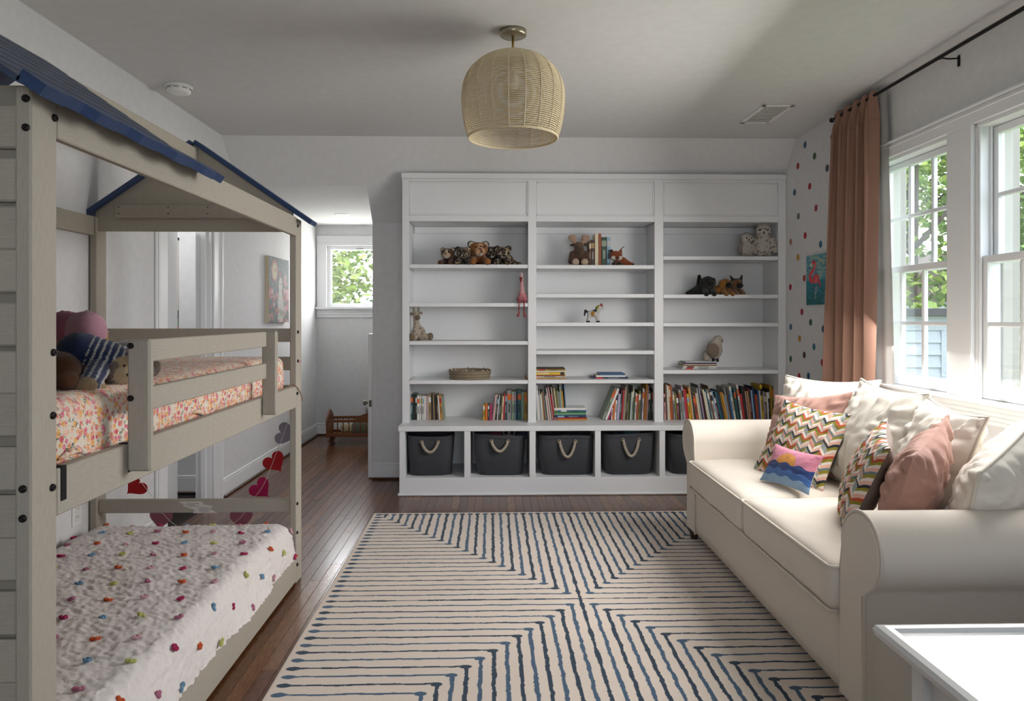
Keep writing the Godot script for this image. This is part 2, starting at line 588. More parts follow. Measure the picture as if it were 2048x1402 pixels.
	slab(ld, "latch_plate", Vector3(-0.011, 0.585, 0.0), Vector3(0.011, 0.64, 0.002), plain(Color("7b7469"), 0.35, 0.9), 0.001)
	part(ld, "knob", lathe_mesh([Vector2(0.0005, 0), Vector2(0.02, 0), Vector2(0.02, 0.004), Vector2(0.009, 0.008), Vector2(0.009, 0.024), Vector2(0.02, 0.03), Vector2(0.022, 0.042), Vector2(0.014, 0.05), Vector2(0.0005, 0.051)], 16), plain(Color("7b7469"), 0.35, 0.9), Vector3(-0.018, 0.612, -0.055), Vector3(0, 0, PI / 2))

func baseboard(called: String, a: Vector3, b: Vector3, out: Vector3, m: Material, shoe_m: Material) -> void:
	var st := begin()
	var mid := (a + b) * 0.5
	var len_ := a.distance_to(b)
	var axis := (b - a).normalized()
	var bs := Basis(axis, Vector3.UP, out)
	box(st, mid + out * 0.008 + Vector3(0, 0.058, 0), Vector3(len_, 0.116, 0.016), 0.001, bs)
	box(st, mid + out * 0.006 + Vector3(0, 0.126, 0), Vector3(len_, 0.02, 0.012), 0.005, bs)
	var o := struct(called, done(st), m)
	var s2 := begin()
	box(s2, mid + out * 0.025 + Vector3(0, 0.009, 0), Vector3(len_, 0.018, 0.018), 0.006, bs)
	part(o, "shoe_moulding", done(s2), shoe_m)

func windows() -> void:
	var trim := trim_paint()
	var glass := StandardMaterial3D.new()
	glass.albedo_color = Color(1, 1, 1, 0.04)
	glass.roughness = 0.02
	glass.transparency = BaseMaterial3D.TRANSPARENCY_ALPHA
	mats["glass"] = glass
	var zf := WIN_Z[0] - WIN_W * 0.5
	var zn := WIN_Z[1] + WIN_W * 0.5
	var tr := frame_node("trim_2")
	var xi := XR - 0.02
	slab(tr, "head_casing", Vector3(xi, WIN_Y1, zf - 0.09), Vector3(XR, WIN_Y1 + 0.075, zn + 0.09), trim, 0.003)
	slab(tr, "head_cap", Vector3(xi - 0.012, WIN_Y1 + 0.075, zf - 0.1), Vector3(XR, WIN_Y1 + 0.092, zn + 0.1), trim, 0.005)
	slab(tr, "head_bead", Vector3(xi - 0.006, WIN_Y1 + 0.052, zf - 0.092), Vector3(XR, WIN_Y1 + 0.06, zn + 0.092), trim, 0.003)
	for q in [[zf - 0.09, zf], [WIN_Z[0] + WIN_W * 0.5, WIN_Z[1] - WIN_W * 0.5], [zn, zn + 0.09]]:
		slab(tr, "mullion_casing", Vector3(xi, WIN_Y0, q[0]), Vector3(XR + 0.001, WIN_Y1, q[1]), trim, 0.003)
	slab(tr, "sill", Vector3(XR - 0.045, WIN_Y0 - 0.022, zf - 0.12), Vector3(XR + 0.16, WIN_Y0, zn + 0.12), trim, 0.006)
	for k in 4:
		slab(tr, "apron", Vector3(XR - 0.034 + k * 0.006, WIN_Y0 - 0.044 - k * 0.022, zf - 0.1), Vector3(XR, WIN_Y0 - 0.022 - k * 0.022, zn + 0.1), trim, 0.003)
	for k in 2:
		var w := frame_node("window_%d" % (k + 1))
		var z0: float = WIN_Z[k] - WIN_W * 0.5
		var z1: float = WIN_Z[k] + WIN_W * 0.5
		for z in [[z0, z0 + 0.018], [z1 - 0.018, z1]]:
			slab(w, "jamb", Vector3(XR, WIN_Y0, z[0]), Vector3(XR + 0.16, WIN_Y1, z[1]), trim, 0.001)
			var zz: float = z[1] if z[0] == z0 else z[0] - 0.012
			slab(w, "jamb_stop", Vector3(XR + 0.002, WIN_Y0, zz), Vector3(XR + 0.016, WIN_Y1, zz + 0.012), trim, 0.003)
			slab(w, "parting_bead", Vector3(XR + 0.056, WIN_Y0, zz), Vector3(XR + 0.066, WIN_Y1, zz + 0.012), trim, 0.002)
		slab(w, "head_jamb", Vector3(XR, WIN_Y1 - 0.018, z0), Vector3(XR + 0.16, WIN_Y1, z1), trim, 0.001)
		sash(w, XR + 0.07, XR + 0.104, z0 + 0.02, z1 - 0.02, 1.592, WIN_Y1 - 0.02, 0.036, trim, glass, false)
		sash(w, XR + 0.018, XR + 0.052, z0 + 0.02, z1 - 0.02, WIN_Y0 + 0.002, 1.628, 0.062, trim, glass, true)
	# the alcove's window
	var a := frame_node("window_3")
	var zz := -8.11
	slab(a, "casing", Vector3(-2.02, 1.455, zz), Vector3(-1.91, 2.26, zz + 0.018), trim, 0.003)
	slab(a, "casing", Vector3(-1.13, 1.455, zz), Vector3(-1.02, 2.26, zz + 0.018), trim, 0.003)
	slab(a, "casing", Vector3(-2.02, 2.15, zz), Vector3(-1.02, 2.262, zz + 0.02), trim, 0.003)
	slab(a, "casing_bead", Vector3(-2.02, 2.175, zz), Vector3(-1.02, 2.185, zz + 0.028), trim, 0.003)
	slab(a, "sill", Vector3(-2.028, 1.425, zz - 0.13), Vector3(-1.015, 1.455, zz + 0.06), trim, 0.005)
	for k in 3:
		slab(a, "apron", Vector3(-2.025, 1.395 - k * 0.03, zz), Vector3(-1.016, 1.425 - k * 0.03, zz + 0.03 - k * 0.006), trim, 0.003)
	slab(a, "frame", Vector3(-1.91, 1.455, zz - 0.09), Vector3(-1.87, 2.15, zz - 0.03), trim, 0.003)
	slab(a, "frame", Vector3(-1.17, 1.455, zz - 0.09), Vector3(-1.13, 2.15, zz - 0.03), trim, 0.003)
	slab(a, "frame", Vector3(-1.87, 1.455, zz - 0.09), Vector3(-1.17, 1.495, zz - 0.03), trim, 0.003)
	slab(a, "frame", Vector3(-1.87, 2.108, zz - 0.09), Vector3(-1.17, 2.15, zz - 0.03), trim, 0.003)
	slab(a, "pane", Vector3(-1.87, 1.495, zz - 0.063), Vector3(-1.17, 2.108, zz - 0.059), glass, 0.0)
	slab(a, "latch", Vector3(-1.58, 2.113, zz - 0.03), Vector3(-1.5, 2.121, zz - 0.022), plain(Color("5d5f60"), 0.4, 0.6), 0.002)

func sash(w: Node3D, x0: float, x1: float, z0: float, z1: float, y0: float, y1: float, low: float, m: Material, glass: Material, lifts: bool) -> void:
	var s := 0.036
	var top := 0.036
	var sh := part(w, "sash", boxes([[Vector3(x0, y0, z0), Vector3(x1, y1, z0 + s)], [Vector3(x0, y0, z1 - s), Vector3(x1, y1, z1)], [Vector3(x0, y0, z0 + s), Vector3(x1, y0 + low, z1 - s)], [Vector3(x0, y1 - top, z0 + s), Vector3(x1, y1, z1 - s)]], 0.003), m)
	var xm := (x0 + x1) * 0.5
	var gz0 := z0 + s
	var gz1 := z1 - s
	var gy0 := y0 + low
	var gy1 := y1 - top
	for k in [1, 2]:
		var z := lerpf(gz0, gz1, k / 3.0)
		slab(sh, "muntin", Vector3(x0 + 0.004, gy0, z - 0.011), Vector3(x1 - 0.004, gy1, z + 0.011), m, 0.004)
	var ym := (gy0 + gy1) * 0.5
	slab(sh, "muntin", Vector3(x0 + 0.005, ym - 0.011, gz0), Vector3(x1 - 0.005, ym + 0.011, gz1), m, 0.004)
	for i in 3:
		for j in 2:
			slab(sh, "pane", Vector3(xm - 0.0015, lerpf(gy0, gy1, j * 0.5), lerpf(gz0, gz1, i / 3.0)), Vector3(xm + 0.0015, lerpf(gy0, gy1, j * 0.5 + 0.5), lerpf(gz0, gz1, (i + 1) / 3.0)), glass, 0.0)
	if lifts:
		for z in [lerpf(z0, z1, 0.2), lerpf(z0, z1, 0.8)]:
			var st := begin()
			box(st, Vector3(x0 - 0.002, y0 + 0.03, z), Vector3(0.004, 0.022, 0.1), 0.002)
			box(st, Vector3(x0 - 0.012, y0 + 0.024, z), Vector3(0.02, 0.01, 0.075), 0.004)
			part(sh, "sash_lift", done(st), m)

const BZ := -5.5      # face of the upper part
const BBACK := -5.86
const LEDGE := 0.521
var bays := []        # [x0, x1] of the three bays
var shelf_y := []     # tops of the shelves in each bay
func bookcase() -> void:
	var m := plain(Color(0.885, 0.89, 0.895), 0.4)
	var b := thing("bookcase", "white built-in bookcase with three open bays over a row of basket cubbies", "bookcase", Vector3(0.775, 0, BZ))
	b.position = Vector3.ZERO
	var st := [[804.3, 818.2], [1056.0, 1072.5], [1309.0, 1326.8], [1557.0, 1571.5]]
	var xs := []
	for q in st:
		xs.append([on_z(q[0], 600, BZ).x, on_z(q[1], 600, BZ).x])
	xs[3][1] = XR - 0.002
	var top := 2.452
	var head := on_z(1060, 443, BZ).y
	for q in xs:
		slab(b, "stile", Vector3(q[0], LEDGE, BZ - 0.02), Vector3(q[1], top - 0.02, BZ), m, 0.002)
		var c: float = (q[0] + q[1]) * 0.5
		slab(b, "side_panel", Vector3(c - 0.02 if q != xs[0] else q[0], LEDGE, BBACK), Vector3(c + 0.02 if q != xs[3] else q[1], head + 0.02, BZ - 0.02), m, 0.001)
	slab(b, "back_panel", Vector3(xs[0][0], LEDGE, BBACK - 0.012), Vector3(xs[3][1], head + 0.02, BBACK), m, 0.0)
	# the closed top: rails, recessed panels and a cornice
	for k in 3:
		var x0: float = xs[k][1]
		var x1: float = xs[k + 1][0]
		bays.append([x0, x1])
		slab(b, "top_rail", Vector3(x0, head, BZ - 0.02), Vector3(x1, head + 0.045, BZ), m, 0.002)
		slab(b, "top_rail", Vector3(x0, top - 0.062, BZ - 0.02), Vector3(x1, top - 0.02, BZ), m, 0.002)
		slab(b, "frieze_panel", Vector3(x0 - 0.002, head + 0.043, BZ - 0.024), Vector3(x1 + 0.002, top - 0.06, BZ - 0.012), m, 0.0)
		var y0 := head + 0.045
		var y1 := top - 0.062
		var pm := begin()
		for q in [[Vector3(x0, y0, 0), Vector3(x1, y0 + 0.014, 0)], [Vector3(x0, y1 - 0.014, 0), Vector3(x1, y1, 0)], [Vector3(x0, y0, 0), Vector3(x0 + 0.014, y1, 0)], [Vector3(x1 - 0.014, y0, 0), Vector3(x1, y1, 0)]]:
			var lo: Vector3 = q[0]
			var hi: Vector3 = q[1]
			lo.z = BZ - 0.014
			hi.z = BZ - 0.005
			box(pm, (lo + hi) * 0.5, hi - lo, 0.004)
		part(b, "panel_moulding", done(pm), m)
		slab(b, "bay_ceiling", Vector3(x0, head + 0.002, BBACK), Vector3(x1, head + 0.02, BZ - 0.02), m, 0.0)
		slab(b, "cleat", Vector3(x0, head - 0.055, BBACK), Vector3(x1, head, BBACK + 0.02), m, 0.003)
	slab(b, "cornice", Vector3(xs[0][0] - 0.006, top - 0.042, BZ - 0.06), Vector3(XR - 0.002, top, BZ + 0.014), m, 0.004)
	slab(b, "cornice_bead", Vector3(xs[0][0] - 0.002, top - 0.056, BZ - 0.03), Vector3(XR - 0.002, top - 0.042, BZ + 0.006), m, 0.004)
	var lines := [[528.7, 606.0, 682.3, 760.7], [530.0, 587.8, 645.0, 701.4, 759.6], [512.3, 589.0, 645.6, 740.3]]
	for k in 3:
		var tops := []
		for y in lines[k]:
			var yy := on_z((st[k][1] + st[k + 1][0]) * 0.5, y, BZ).y
			tops.append(yy)
			slab(b, "shelf", Vector3(bays[k][0] + 0.001, yy - 0.029, BBACK), Vector3(bays[k][1] - 0.001, yy, BZ - 0.004), m, 0.002)
		shelf_y.append(tops)
	# the base with its six cubbies
	var zf := -5.335
	slab(b, "ledge", Vector3(xs[0][0] - 0.008, 0.482, BBACK), Vector3(XR - 0.002, LEDGE, zf + 0.004), m, 0.003)
	slab(b, "base_rail", Vector3(xs[0][0], 0.02, zf - 0.02), Vector3(XR - 0.002, 0.134, zf), m, 0.002)
	slab(b, "base_moulding", Vector3(xs[0][0] - 0.012, 0.0, zf - 0.02), Vector3(XR - 0.002, 0.02, zf + 0.014), m, 0.006)
	slab(b, "base_floor", Vector3(xs[0][0], 0.114, BBACK), Vector3(XR - 0.002, 0.134, zf - 0.02), m, 0.0)
	slab(b, "base_back", Vector3(xs[0][0], 0.02, BBACK - 0.012), Vector3(XR - 0.002, 0.482, BBACK), m, 0.0)
	var edges := [797.0, 809.7, 928.3, 940.5, 1059.0, 1071.2, 1190.0, 1201.7, 1319.0, 1330.4]
	var ex := []
	for e in edges:
		ex.append(on_z(e, 900, zf).x)
	ex[0] = xs[0][0]
	ex.append_array([ex[9] + 0.445, ex[9] + 0.49, XR - 0.045, XR - 0.002])
	for k in range(0, ex.size(), 2):
		slab(b, "divider", Vector3(ex[k], 0.134, BBACK), Vector3(ex[k + 1], 0.482, zf), m, 0.002)
	# baskets
	var wide := 0.445
	var tilt := [0.03, -0.02, 0.0, 0.02, -0.03]
	var shape := [[862, 0.36, 0.305, 0.0], [1000, 0.40, 0.31, 0.05], [1131, 0.44, 0.305, 0.1], [1254, 0.40, 0.315, -0.04], [1385, 0.42, 0.31, 0.0]]
	var says := ["charcoal fabric basket with shallow rope handle, in the cubby nearest the alcove", "charcoal fabric basket with a panda toy peeping out over its rim", "wide slumped charcoal fabric basket with a deep rope handle", "charcoal fabric basket holding dark blue toys, deep rope handle", "charcoal fabric basket half hidden behind the sofa arm"]
	var drop := [0.075, 0.075, 0.115, 0.12, 0.1]
	for k in 5:
		var cx: float = (ex[1 + 2 * k] + ex[2 + 2 * k]) * 0.5
		basket(Vector3(on_z(shape[k][0], 900, -5.52).x, 0.134, -5.55), shape[k][1], shape[k][2], shape[k][3], tilt[k], drop[k], says[k])
	basket_toys()

func basket(at: Vector3, w: float, h: float, slump: float, turn: float, drop: float, label: String) -> void:
	var m := cloth(Color("54565b"), 140.0, 0.08, 0.55, 0.2)
	var b := thing("storage_basket", label, "basket", at, turn, "charcoal fabric baskets in the cubbies")
	var g := []
	var seg := 40
	var hs := [[0.0, 0.0, 0.02], [0.0, 0.9, 0.006], [0.02, 1.0, 0.0], [0.5, 1.0, 0.0], [1.0, 1.0, 0.0], [1.005, 0.985, 0.0], [0.98, 0.965, 0.0], [0.5, 0.95, 0.0], [0.04, 0.93, 0.0], [0.04, 0.0, 0.0]]
	for q in hs:
		var row := []
		for j in seg:
			var a := TAU * j / seg
			var t: float = q[0]
			var half_w := w * 0.5 * lerpf(0.86, 1.0, pow(t, 0.6))
			var half_d := 0.17 * lerpf(0.86, 1.0, t)
			var c := cos(a)
			var s := sin(a)
			var n := pow(pow(absf(c), 5.0) + pow(absf(s), 5.0), -0.2)
			var p := Vector3(c * n * half_w, h * t, s * n * half_d) * Vector3(q[1], 1, q[1])
			p.z += 0.012 * sin(t * PI) * slump * 6.0 * cos(a * 2.0) + 0.004 * sin(a * 5.0 + at.x * 7.0) * t
			p.x += slump * 0.05 * sin(t * 5.0 + a)
			p.y -= 0.01 * t * absf(s) * slump * 4.0 + 0.006 * t * sin(a * 2.0 + at.x * 3.0)
			row.append(p)
		g.append(row)
	var st := begin()
	sheet(st, g, true, true)
	part(b, "body", done(st), m)
	var rim := []
	for j in seg:
		rim.append((g[4][j] as Vector3) * Vector3(1.004, 1, 1.004) - Vector3(0, 0.024, 0))
	part(b, "hem_stitch", tube_mesh(rim, 0.0012, 5, true), plain(Color("3f4145"), 0.9))
	var rope := cloth(Color("d9cbb6"), 200.0, 0.15, 0.7, 0.2)
	var path := []
	for i in 17:
		var t := i / 16.0
		path.append(Vector3(lerpf(-0.062, 0.062, t) * (1.0 if drop < 0.1 else 0.95 + 0.25 * sin(t * PI) * cos(t * PI) * 0), h * 0.86 - drop * pow(sin(t * PI), 0.7), 0.178 + 0.012 * sin(t * PI)))
	var hd := part(b, "rope_handle", tube_mesh(path, 0.0095, 10), rope)
	var tw := begin()
	for s in 2:
		var hel := []
		for i in 97:
			var t := i / 96.0
			var k := mini(int(t * 16.0), 15)
			var p: Vector3 = (path[k] as Vector3).lerp(path[k + 1], t * 16.0 - k)
			var tan_: Vector3 = ((path[k + 1] as Vector3) - (path[k] as Vector3)).normalized()
			var side := tan_.cross(Vector3(0, 0, 1)).normalized()
			var ang := t * 70.0 + s * PI
			hel.append(p + (side * cos(ang) + Vector3(0, 0, 1) * sin(ang)) * 0.0065)
		tube(tw, hel, 0.0055, 6)
	part(hd, "strand", done(tw), rope)
	for sx in [-1, 1]:
		part(b, "eyelet", tube_mesh(ring_path(Vector3(sx * 0.062, h * 0.86, 0.174), 0.011, Vector3(0, 0, 1), 14), 0.003, 6, true), plain(Color("b9a98d"), 0.4, 0.6))
func ring_path(c: Vector3, r: float, n: Vector3, seg: int) -> Array:
	var u := n.cross(Vector3.UP if absf(n.y) < 0.9 else Vector3.RIGHT).normalized()
	var v := n.cross(u)
	var p := []
	for i in seg:
		var a := TAU * i / seg
		p.append(c + (u * cos(a) + v * sin(a)) * r)
	return p

const BXF := -0.997
const BXB := -2.022
const BZN := -1.55
const BZF := -3.684
func bed_wood(axis: int, k := 0) -> Material:
	var s := Vector3(16, 16, 16)
	s[axis] = 1.4
	return grained(Color("b3ac9e") if k == 0 else Color("ada598"), 0.72, s, 0.91, 0.006, 41 + k, 4, Vector3.ZERO, 0.03)
func blob(im: Image, cx: float, cy: float, rx: float, ry: float, ang: float, c: Color, soft := 1.0, wrap := true) -> void:
	var w := im.get_width()
	var h := im.get_height()
	var r := int(ceil(maxf(rx, ry))) + 1
	var ca := cos(ang)
	var sa := sin(ang)
	for y in range(int(cy) - r, int(cy) + r + 1):
		for x in range(int(cx) - r, int(cx) + r + 1):
			var dx := x - cx
			var dy := y - cy
			var u := (dx * ca + dy * sa) / rx
			var v := (-dx * sa + dy * ca) / ry
			var d := u * u + v * v
			if d < 1.0:
				var px := x
				var py := y
				if wrap:
					px = posmod(x, w)
					py = posmod(y, h)
				elif x < 0 or y < 0 or x >= w or y >= h:
					continue
				im.set_pixel(px, py, im.get_pixel(px, py).lerp(c, c.a * minf(1.0, (1.0 - d) * 4.0 / soft)))
func stroke(im: Image, pts: Array, r0: float, r1: float, c: Color, wrap := false) -> void:
	for i in pts.size() - 1:
		var a: Vector2 = pts[i]
		var b: Vector2 = pts[i + 1]
		var n := maxi(1, int(a.distance_to(b) / maxf(1.0, minf(r0, r1) * 0.6)))
		for k in n + 1:
			var t := float(k) / n
			var p := a.lerp(b, t)
			var rr := lerpf(r0, r1, (i + t) / (pts.size() - 1))
			blob(im, p.x, p.y, rr, rr, 0.0, c, 1.0, wrap)
func floral() -> Material:
	if mats.has("floral"):
		return mats["floral"]
	var im := Image.create(640, 640, false, Image.FORMAT_RGB8)
	im.fill(Color("e6dccb"))
	var r := RandomNumberGenerator.new()
	r.seed = 5
	for k in 300:
		var p := Vector2(r.randf() * 640, r.randf() * 640)
		var a := r.randf() * TAU
		stroke(im, [p, p + Vector2.from_angle(a) * 9, p + Vector2.from_angle(a + 0.8) * 18], 1.6, 1.4, Color("2f4a3a"), true)
		blob(im, p.x + cos(a) * 14, p.y + sin(a) * 14, 6.5, 3.0, a, Color("3b5443"))
	var tones := [Color("e58c7a"), Color("efa56b"), Color("e3718a"), Color("f2b89a"), Color("f0b25a"), Color("d95f6c"), Color("f4c9b2")]
	for k in 760:
		var p := Vector2(r.randf() * 640, r.randf() * 640)
		var c: Color = tones[r.randi() % 7]
		var s := r.randf_range(7.0, 15.0)
		blob(im, p.x, p.y, s, s * r.randf_range(0.75, 1.0), r.randf() * PI, c)
		for j in 3:
			var a := r.randf() * TAU
			blob(im, p.x + cos(a) * s * 0.35, p.y + sin(a) * s * 0.35, s * 0.4, s * 0.22, a + 1.5, c.lightened(0.3) if j < 2 else c.darkened(0.18))
	var m := StandardMaterial3D.new()
	m.albedo_texture = ImageTexture.create_from_image(im)
	m.uv1_triplanar = true
	m.uv1_scale = Vector3.ONE * 2.6
	m.roughness = 0.95
	m.rim_enabled = true
	m.rim = 0.2
	mats["floral"] = m
	return m
# a soft block: rounded edges, slightly crowned, with creases
func soft_block(lo: Vector3, hi: Vector3, r: float, crown: float, rough: float, seed_: int, step := 0.03) -> ArrayMesh:
	var n := FastNoiseLite.new()
	n.seed = seed_
	n.frequency = 5.0
	var c := (lo + hi) * 0.5
	var h := (hi - lo) * 0.5
	var st := begin()
	for a in 3:
		var u := (a + 1) % 3
		var v := (a + 2) % 3
		var nu := maxi(4, int(h[u] * 2.0 / step))
		var nv := maxi(4, int(h[v] * 2.0 / step))
		for sg in [-1.0, 1.0]:
			var g := []
			for i in nu + 1:
				var row := []
				for j in nv + 1:
					var q := Vector3.ZERO
					q[a] = sg * h[a]
					q[u] = -h[u] + 2.0 * h[u] * ease_edge(i, nu)
					q[v] = -h[v] + 2.0 * h[v] * ease_edge(j, nv)
					var inner := q.clamp(-(h - Vector3.ONE * r), h - Vector3.ONE * r)
					var d := q - inner
					if d.length() > 0.0001:
						q = inner + d.normalized() * r
					var f := (1.0 - pow(absf(q.x / h.x), 4.0)) * (1.0 - pow(absf(q.z / h.z), 4.0))
					if q.y > 0.0:
						q.y += crown * maxf(f, 0.0)
					var w := q + c
					q += (q / h).normalized() * rough * n.get_noise_3dv(w)
					row.append(q + c)
				g.append(row)
			sheet(st, g, false, sg < 0.0)
	return done(st)
func ease_edge(i: int, n: int) -> float:
	var t := float(i) / n
	return 0.5 - 0.5 * cos(t * PI) * (0.35 + 0.65 * absf(cos(t * PI))) if false else lerpf(t, 0.5 - 0.5 * cos(t * PI), 0.55)
func bunk_bed() -> void:
	var wy := bed_wood(1)
	var wz := bed_wood(2)
	var wx := bed_wood(0)
	var b := thing("bunk_bed", "beige washed-wood bunk bed framed like a little house with a blue roof", "bunk bed", Vector3.ZERO)
	var pt := 0.034
	var pw := 0.092
	for sx in 2:
		var x0: float = BXF - pt if sx == 0 else BXB
		for z in [BZN, BZF + pw]:
			slab(b, "post", Vector3(x0, 0.0, z - pw), Vector3(x0 + pt, 1.838, z), wy, 0.004)
		slab(b, "header", Vector3(x0 + (0.011 if sx == 0 else 0.0), 1.747, BZF + pw), Vector3(x0 + (pt if sx == 0 else 0.023), 1.842, BZN - pw), wz, 0.003)
		slab(b, "upper_rail", Vector3(x0 + 0.004, 0.886, BZF + pw), Vector3(x0 + pt, 0.994, BZN - pw), wz, 0.003)
		slab(b, "lower_rail", Vector3(x0 + 0.004, 0.014, BZF + pw), Vector3(x0 + pt, 0.139, BZN - pw), wz, 0.003)
		slab(b, "batten", Vector3(x0 + pt - 0.002 if sx == 1 else x0 - 0.018, 0.9, BZF + pw), Vector3(x0 + pt + 0.018 if sx == 1 else x0 + 0.004, 0.93, BZN - pw), wz, 0.002)
	for y in [[1.071, 1.139], [1.214, 1.282]]:
		slab(b, "back_guard_rail", Vector3(BXB + 0.002, y[0], BZF + pw), Vector3(BXB + 0.024, y[1], BZN - pw), wz, 0.003)
		slab(b, "end_rail", Vector3(BXB + pt, y[0], -3.63), Vector3(BXF - pt, y[1], -3.608), wx, 0.003)
	var er := slab(b, "end_rail", Vector3(BXB + pt, 0.355, -3.63), Vector3(BXF - pt, 0.423, -3.606), wx, 0.004)
	slab(b, "end_rail", Vector3(BXB + pt, 0.886, -3.64), Vector3(BXF - pt, 0.994, -3.614), wx, 0.003)
	slab(b, "end_rail", Vector3(BXB + pt, 0.014, -3.64), Vector3(BXF - pt, 0.139, -3.614), wx, 0.003)
	slab(b, "end_rail", Vector3(BXB + pt, 0.886, -1.62), Vector3(BXF - pt, 0.994, -1.594), wx, 0.003)
	slab(b, "end_rail", Vector3(BXB + pt, 0.014, -1.62), Vector3(BXF - pt, 0.139, -1.594), wx, 0.003)
	for k in 12:
		var z := lerpf(-1.72, -3.52, k / 11.0)
		slab(b, "slat", Vector3(BXB + pt, 0.93, z - 0.035), Vector3(BXF - pt, 0.945, z + 0.035), wx, 0.0)
	# torn warning label on the end rail
	var c0 := on_z(398, 1014, -3.606)
	var o := er.position
	var lab := PackedVector2Array([Vector2(-0.107, 0.028), Vector2(0.01, 0.029), Vector2(0.028, 0.012), Vector2(0.07, 0.004), Vector2(0.055, -0.01), Vector2(0.09, -0.03), Vector2(-0.03, -0.031), Vector2(-0.02, -0.014), Vector2(-0.075, 0.004), Vector2(-0.08, 0.016)])
	part(er, "torn_label", prism_mesh(lab, 0.0, 0.0006), plain(Color("d8d3cc"), 0.8), Vector3(c0.x, c0.y, -3.606) - o)
	var ink := begin()
	for q in [[-0.06, 0.018, 0.06], [-0.07, 0.011, 0.05], [-0.05, 0.005, 0.05], [0.0, -0.004, 0.05], [0.0, -0.011, 0.06], [0.0, -0.018, 0.05], [0.005, -0.025, 0.05]]:
		for k in 5:
			box(ink, Vector3(q[0] + q[2] * (k + 0.5) / 5.0, q[1], 0.0008), Vector3(q[2] * 0.15, 0.0022, 0.0003), 0.0)
	part(er, "label_print", done(ink), plain(Color("4a4a4c"), 0.8), Vector3(c0.x, c0.y, -3.606) - o)
	# guard rail on the room side
	for z in [-1.945, -3.056]:
		var u := slab(b, "guard_upright", Vector3(BXF + 0.001, 0.921, z - 0.026), Vector3(-0.934, 1.28, z), wy, 0.006)
		if z > -2.0:
			for y in [1.262, 1.12]:
				part(u, "bolt", bolt_mesh(0.0085), plain(Color("2a2826"), 0.45, 0.7), Vector3(-0.02, y - 1.1005, 0.013), Vector3(PI / 2, 0, 0))
	for y in [[1.213, 1.277], [1.077, 1.142]]:
		slab(b, "guard_board", Vector3(BXF + 0.001, y[0], -3.056), Vector3(-0.975, y[1], -1.971), wz, 0.003)
	# felt strips where the ladder hooks over the rail
	var felt := cloth(Color("1d1c1c"), 150.0, 0.1, 0.7, 0.1)
	for z in [-1.664, -1.965]:
		var s := begin()
		box(s, Vector3(BXF + 0.001, 0.956, z), Vector3(0.003, 0.078, 0.02), 0.001)
		box(s, Vector3(BXF - 0.012, 0.9955, z), Vector3(0.029, 0.003, 0.02), 0.001)
		part(b, "felt_strip", done(s), felt)
	# clad end towards the door: horizontal boards up to the gable
	var slope := 0.69
	slab(b, "cladding_back", Vector3(BXB + pt, 0.14, -1.582), Vector3(BXF - pt, 1.845, -1.574), plain(Color("8e887c"), 0.8), 0.0)
	var y := 0.145
	var k2 := 0
	while y < 2.16:
		var y1 := minf(y + 0.1, 2.19)
		var half := 0.49
		if y1 > 1.83:
			half = minf(0.485, (2.17 - y1) / slope)
		if half > 0.02:
			slab(b, "cladding_board", Vector3(-1.511 - half if y1 > 1.83 else BXB + pt, y, -1.574), Vector3(-1.511 + half if y1 > 1.83 else BXF - pt, y1 - 0.006, -1.556 + 0.002 * (k2 % 3 - 1)), bed_wood(0, k2 % 2), 0.004)
		y += 0.104 + 0.012 * (k2 % 3 - 1)
		k2 += 1
	# far gable
	var gb := PackedVector2Array([Vector2(-2.0, 1.771), Vector2(-1.022, 1.771), Vector2(-1.022, 1.871), Vector2(-1.511, 2.208), Vector2(-2.0, 1.871)])
	part(b, "gable_board", prism_mesh(gb, -3.63, -3.606), wx)
	for q in [[-1.896, -1.126]]:
		var bt := slab(b, "gable_batten", Vector3(q[0], 1.834, -3.606), Vector3(q[1], 1.903, -3.586), bed_wood(0, 1), 0.003)
		for xx in [-0.365, -0.12, 0.075, 0.3]:
			for yy in [-0.012, 0.02]:
				part(bt, "screw", bolt_mesh(0.0032), plain(Color("6a5140"), 0.6, 0.5), Vector3(xx, yy, 0.009), Vector3(PI / 2, 0, 0))
	slab(b, "ridge_beam", Vector3(-1.529, 2.118, -3.63), Vector3(-1.493, 2.186, -1.58), wz, 0.004)
	# blue caps along the far gable and the roof over the near half
	var blue := grained(Color("4a5c80"), 0.4, Vector3(26, 26, 0.5), 0.45, 0.02, 47, 4, Vector3.ZERO, 0.03)  # grazing sheen put into the roof boards' colour as paler grey streaks
	var cap := grained(Color("2c4672"), 0.4, Vector3(6, 6, 6), 0.8, 0.0, 48)
	var ang := atan(slope)
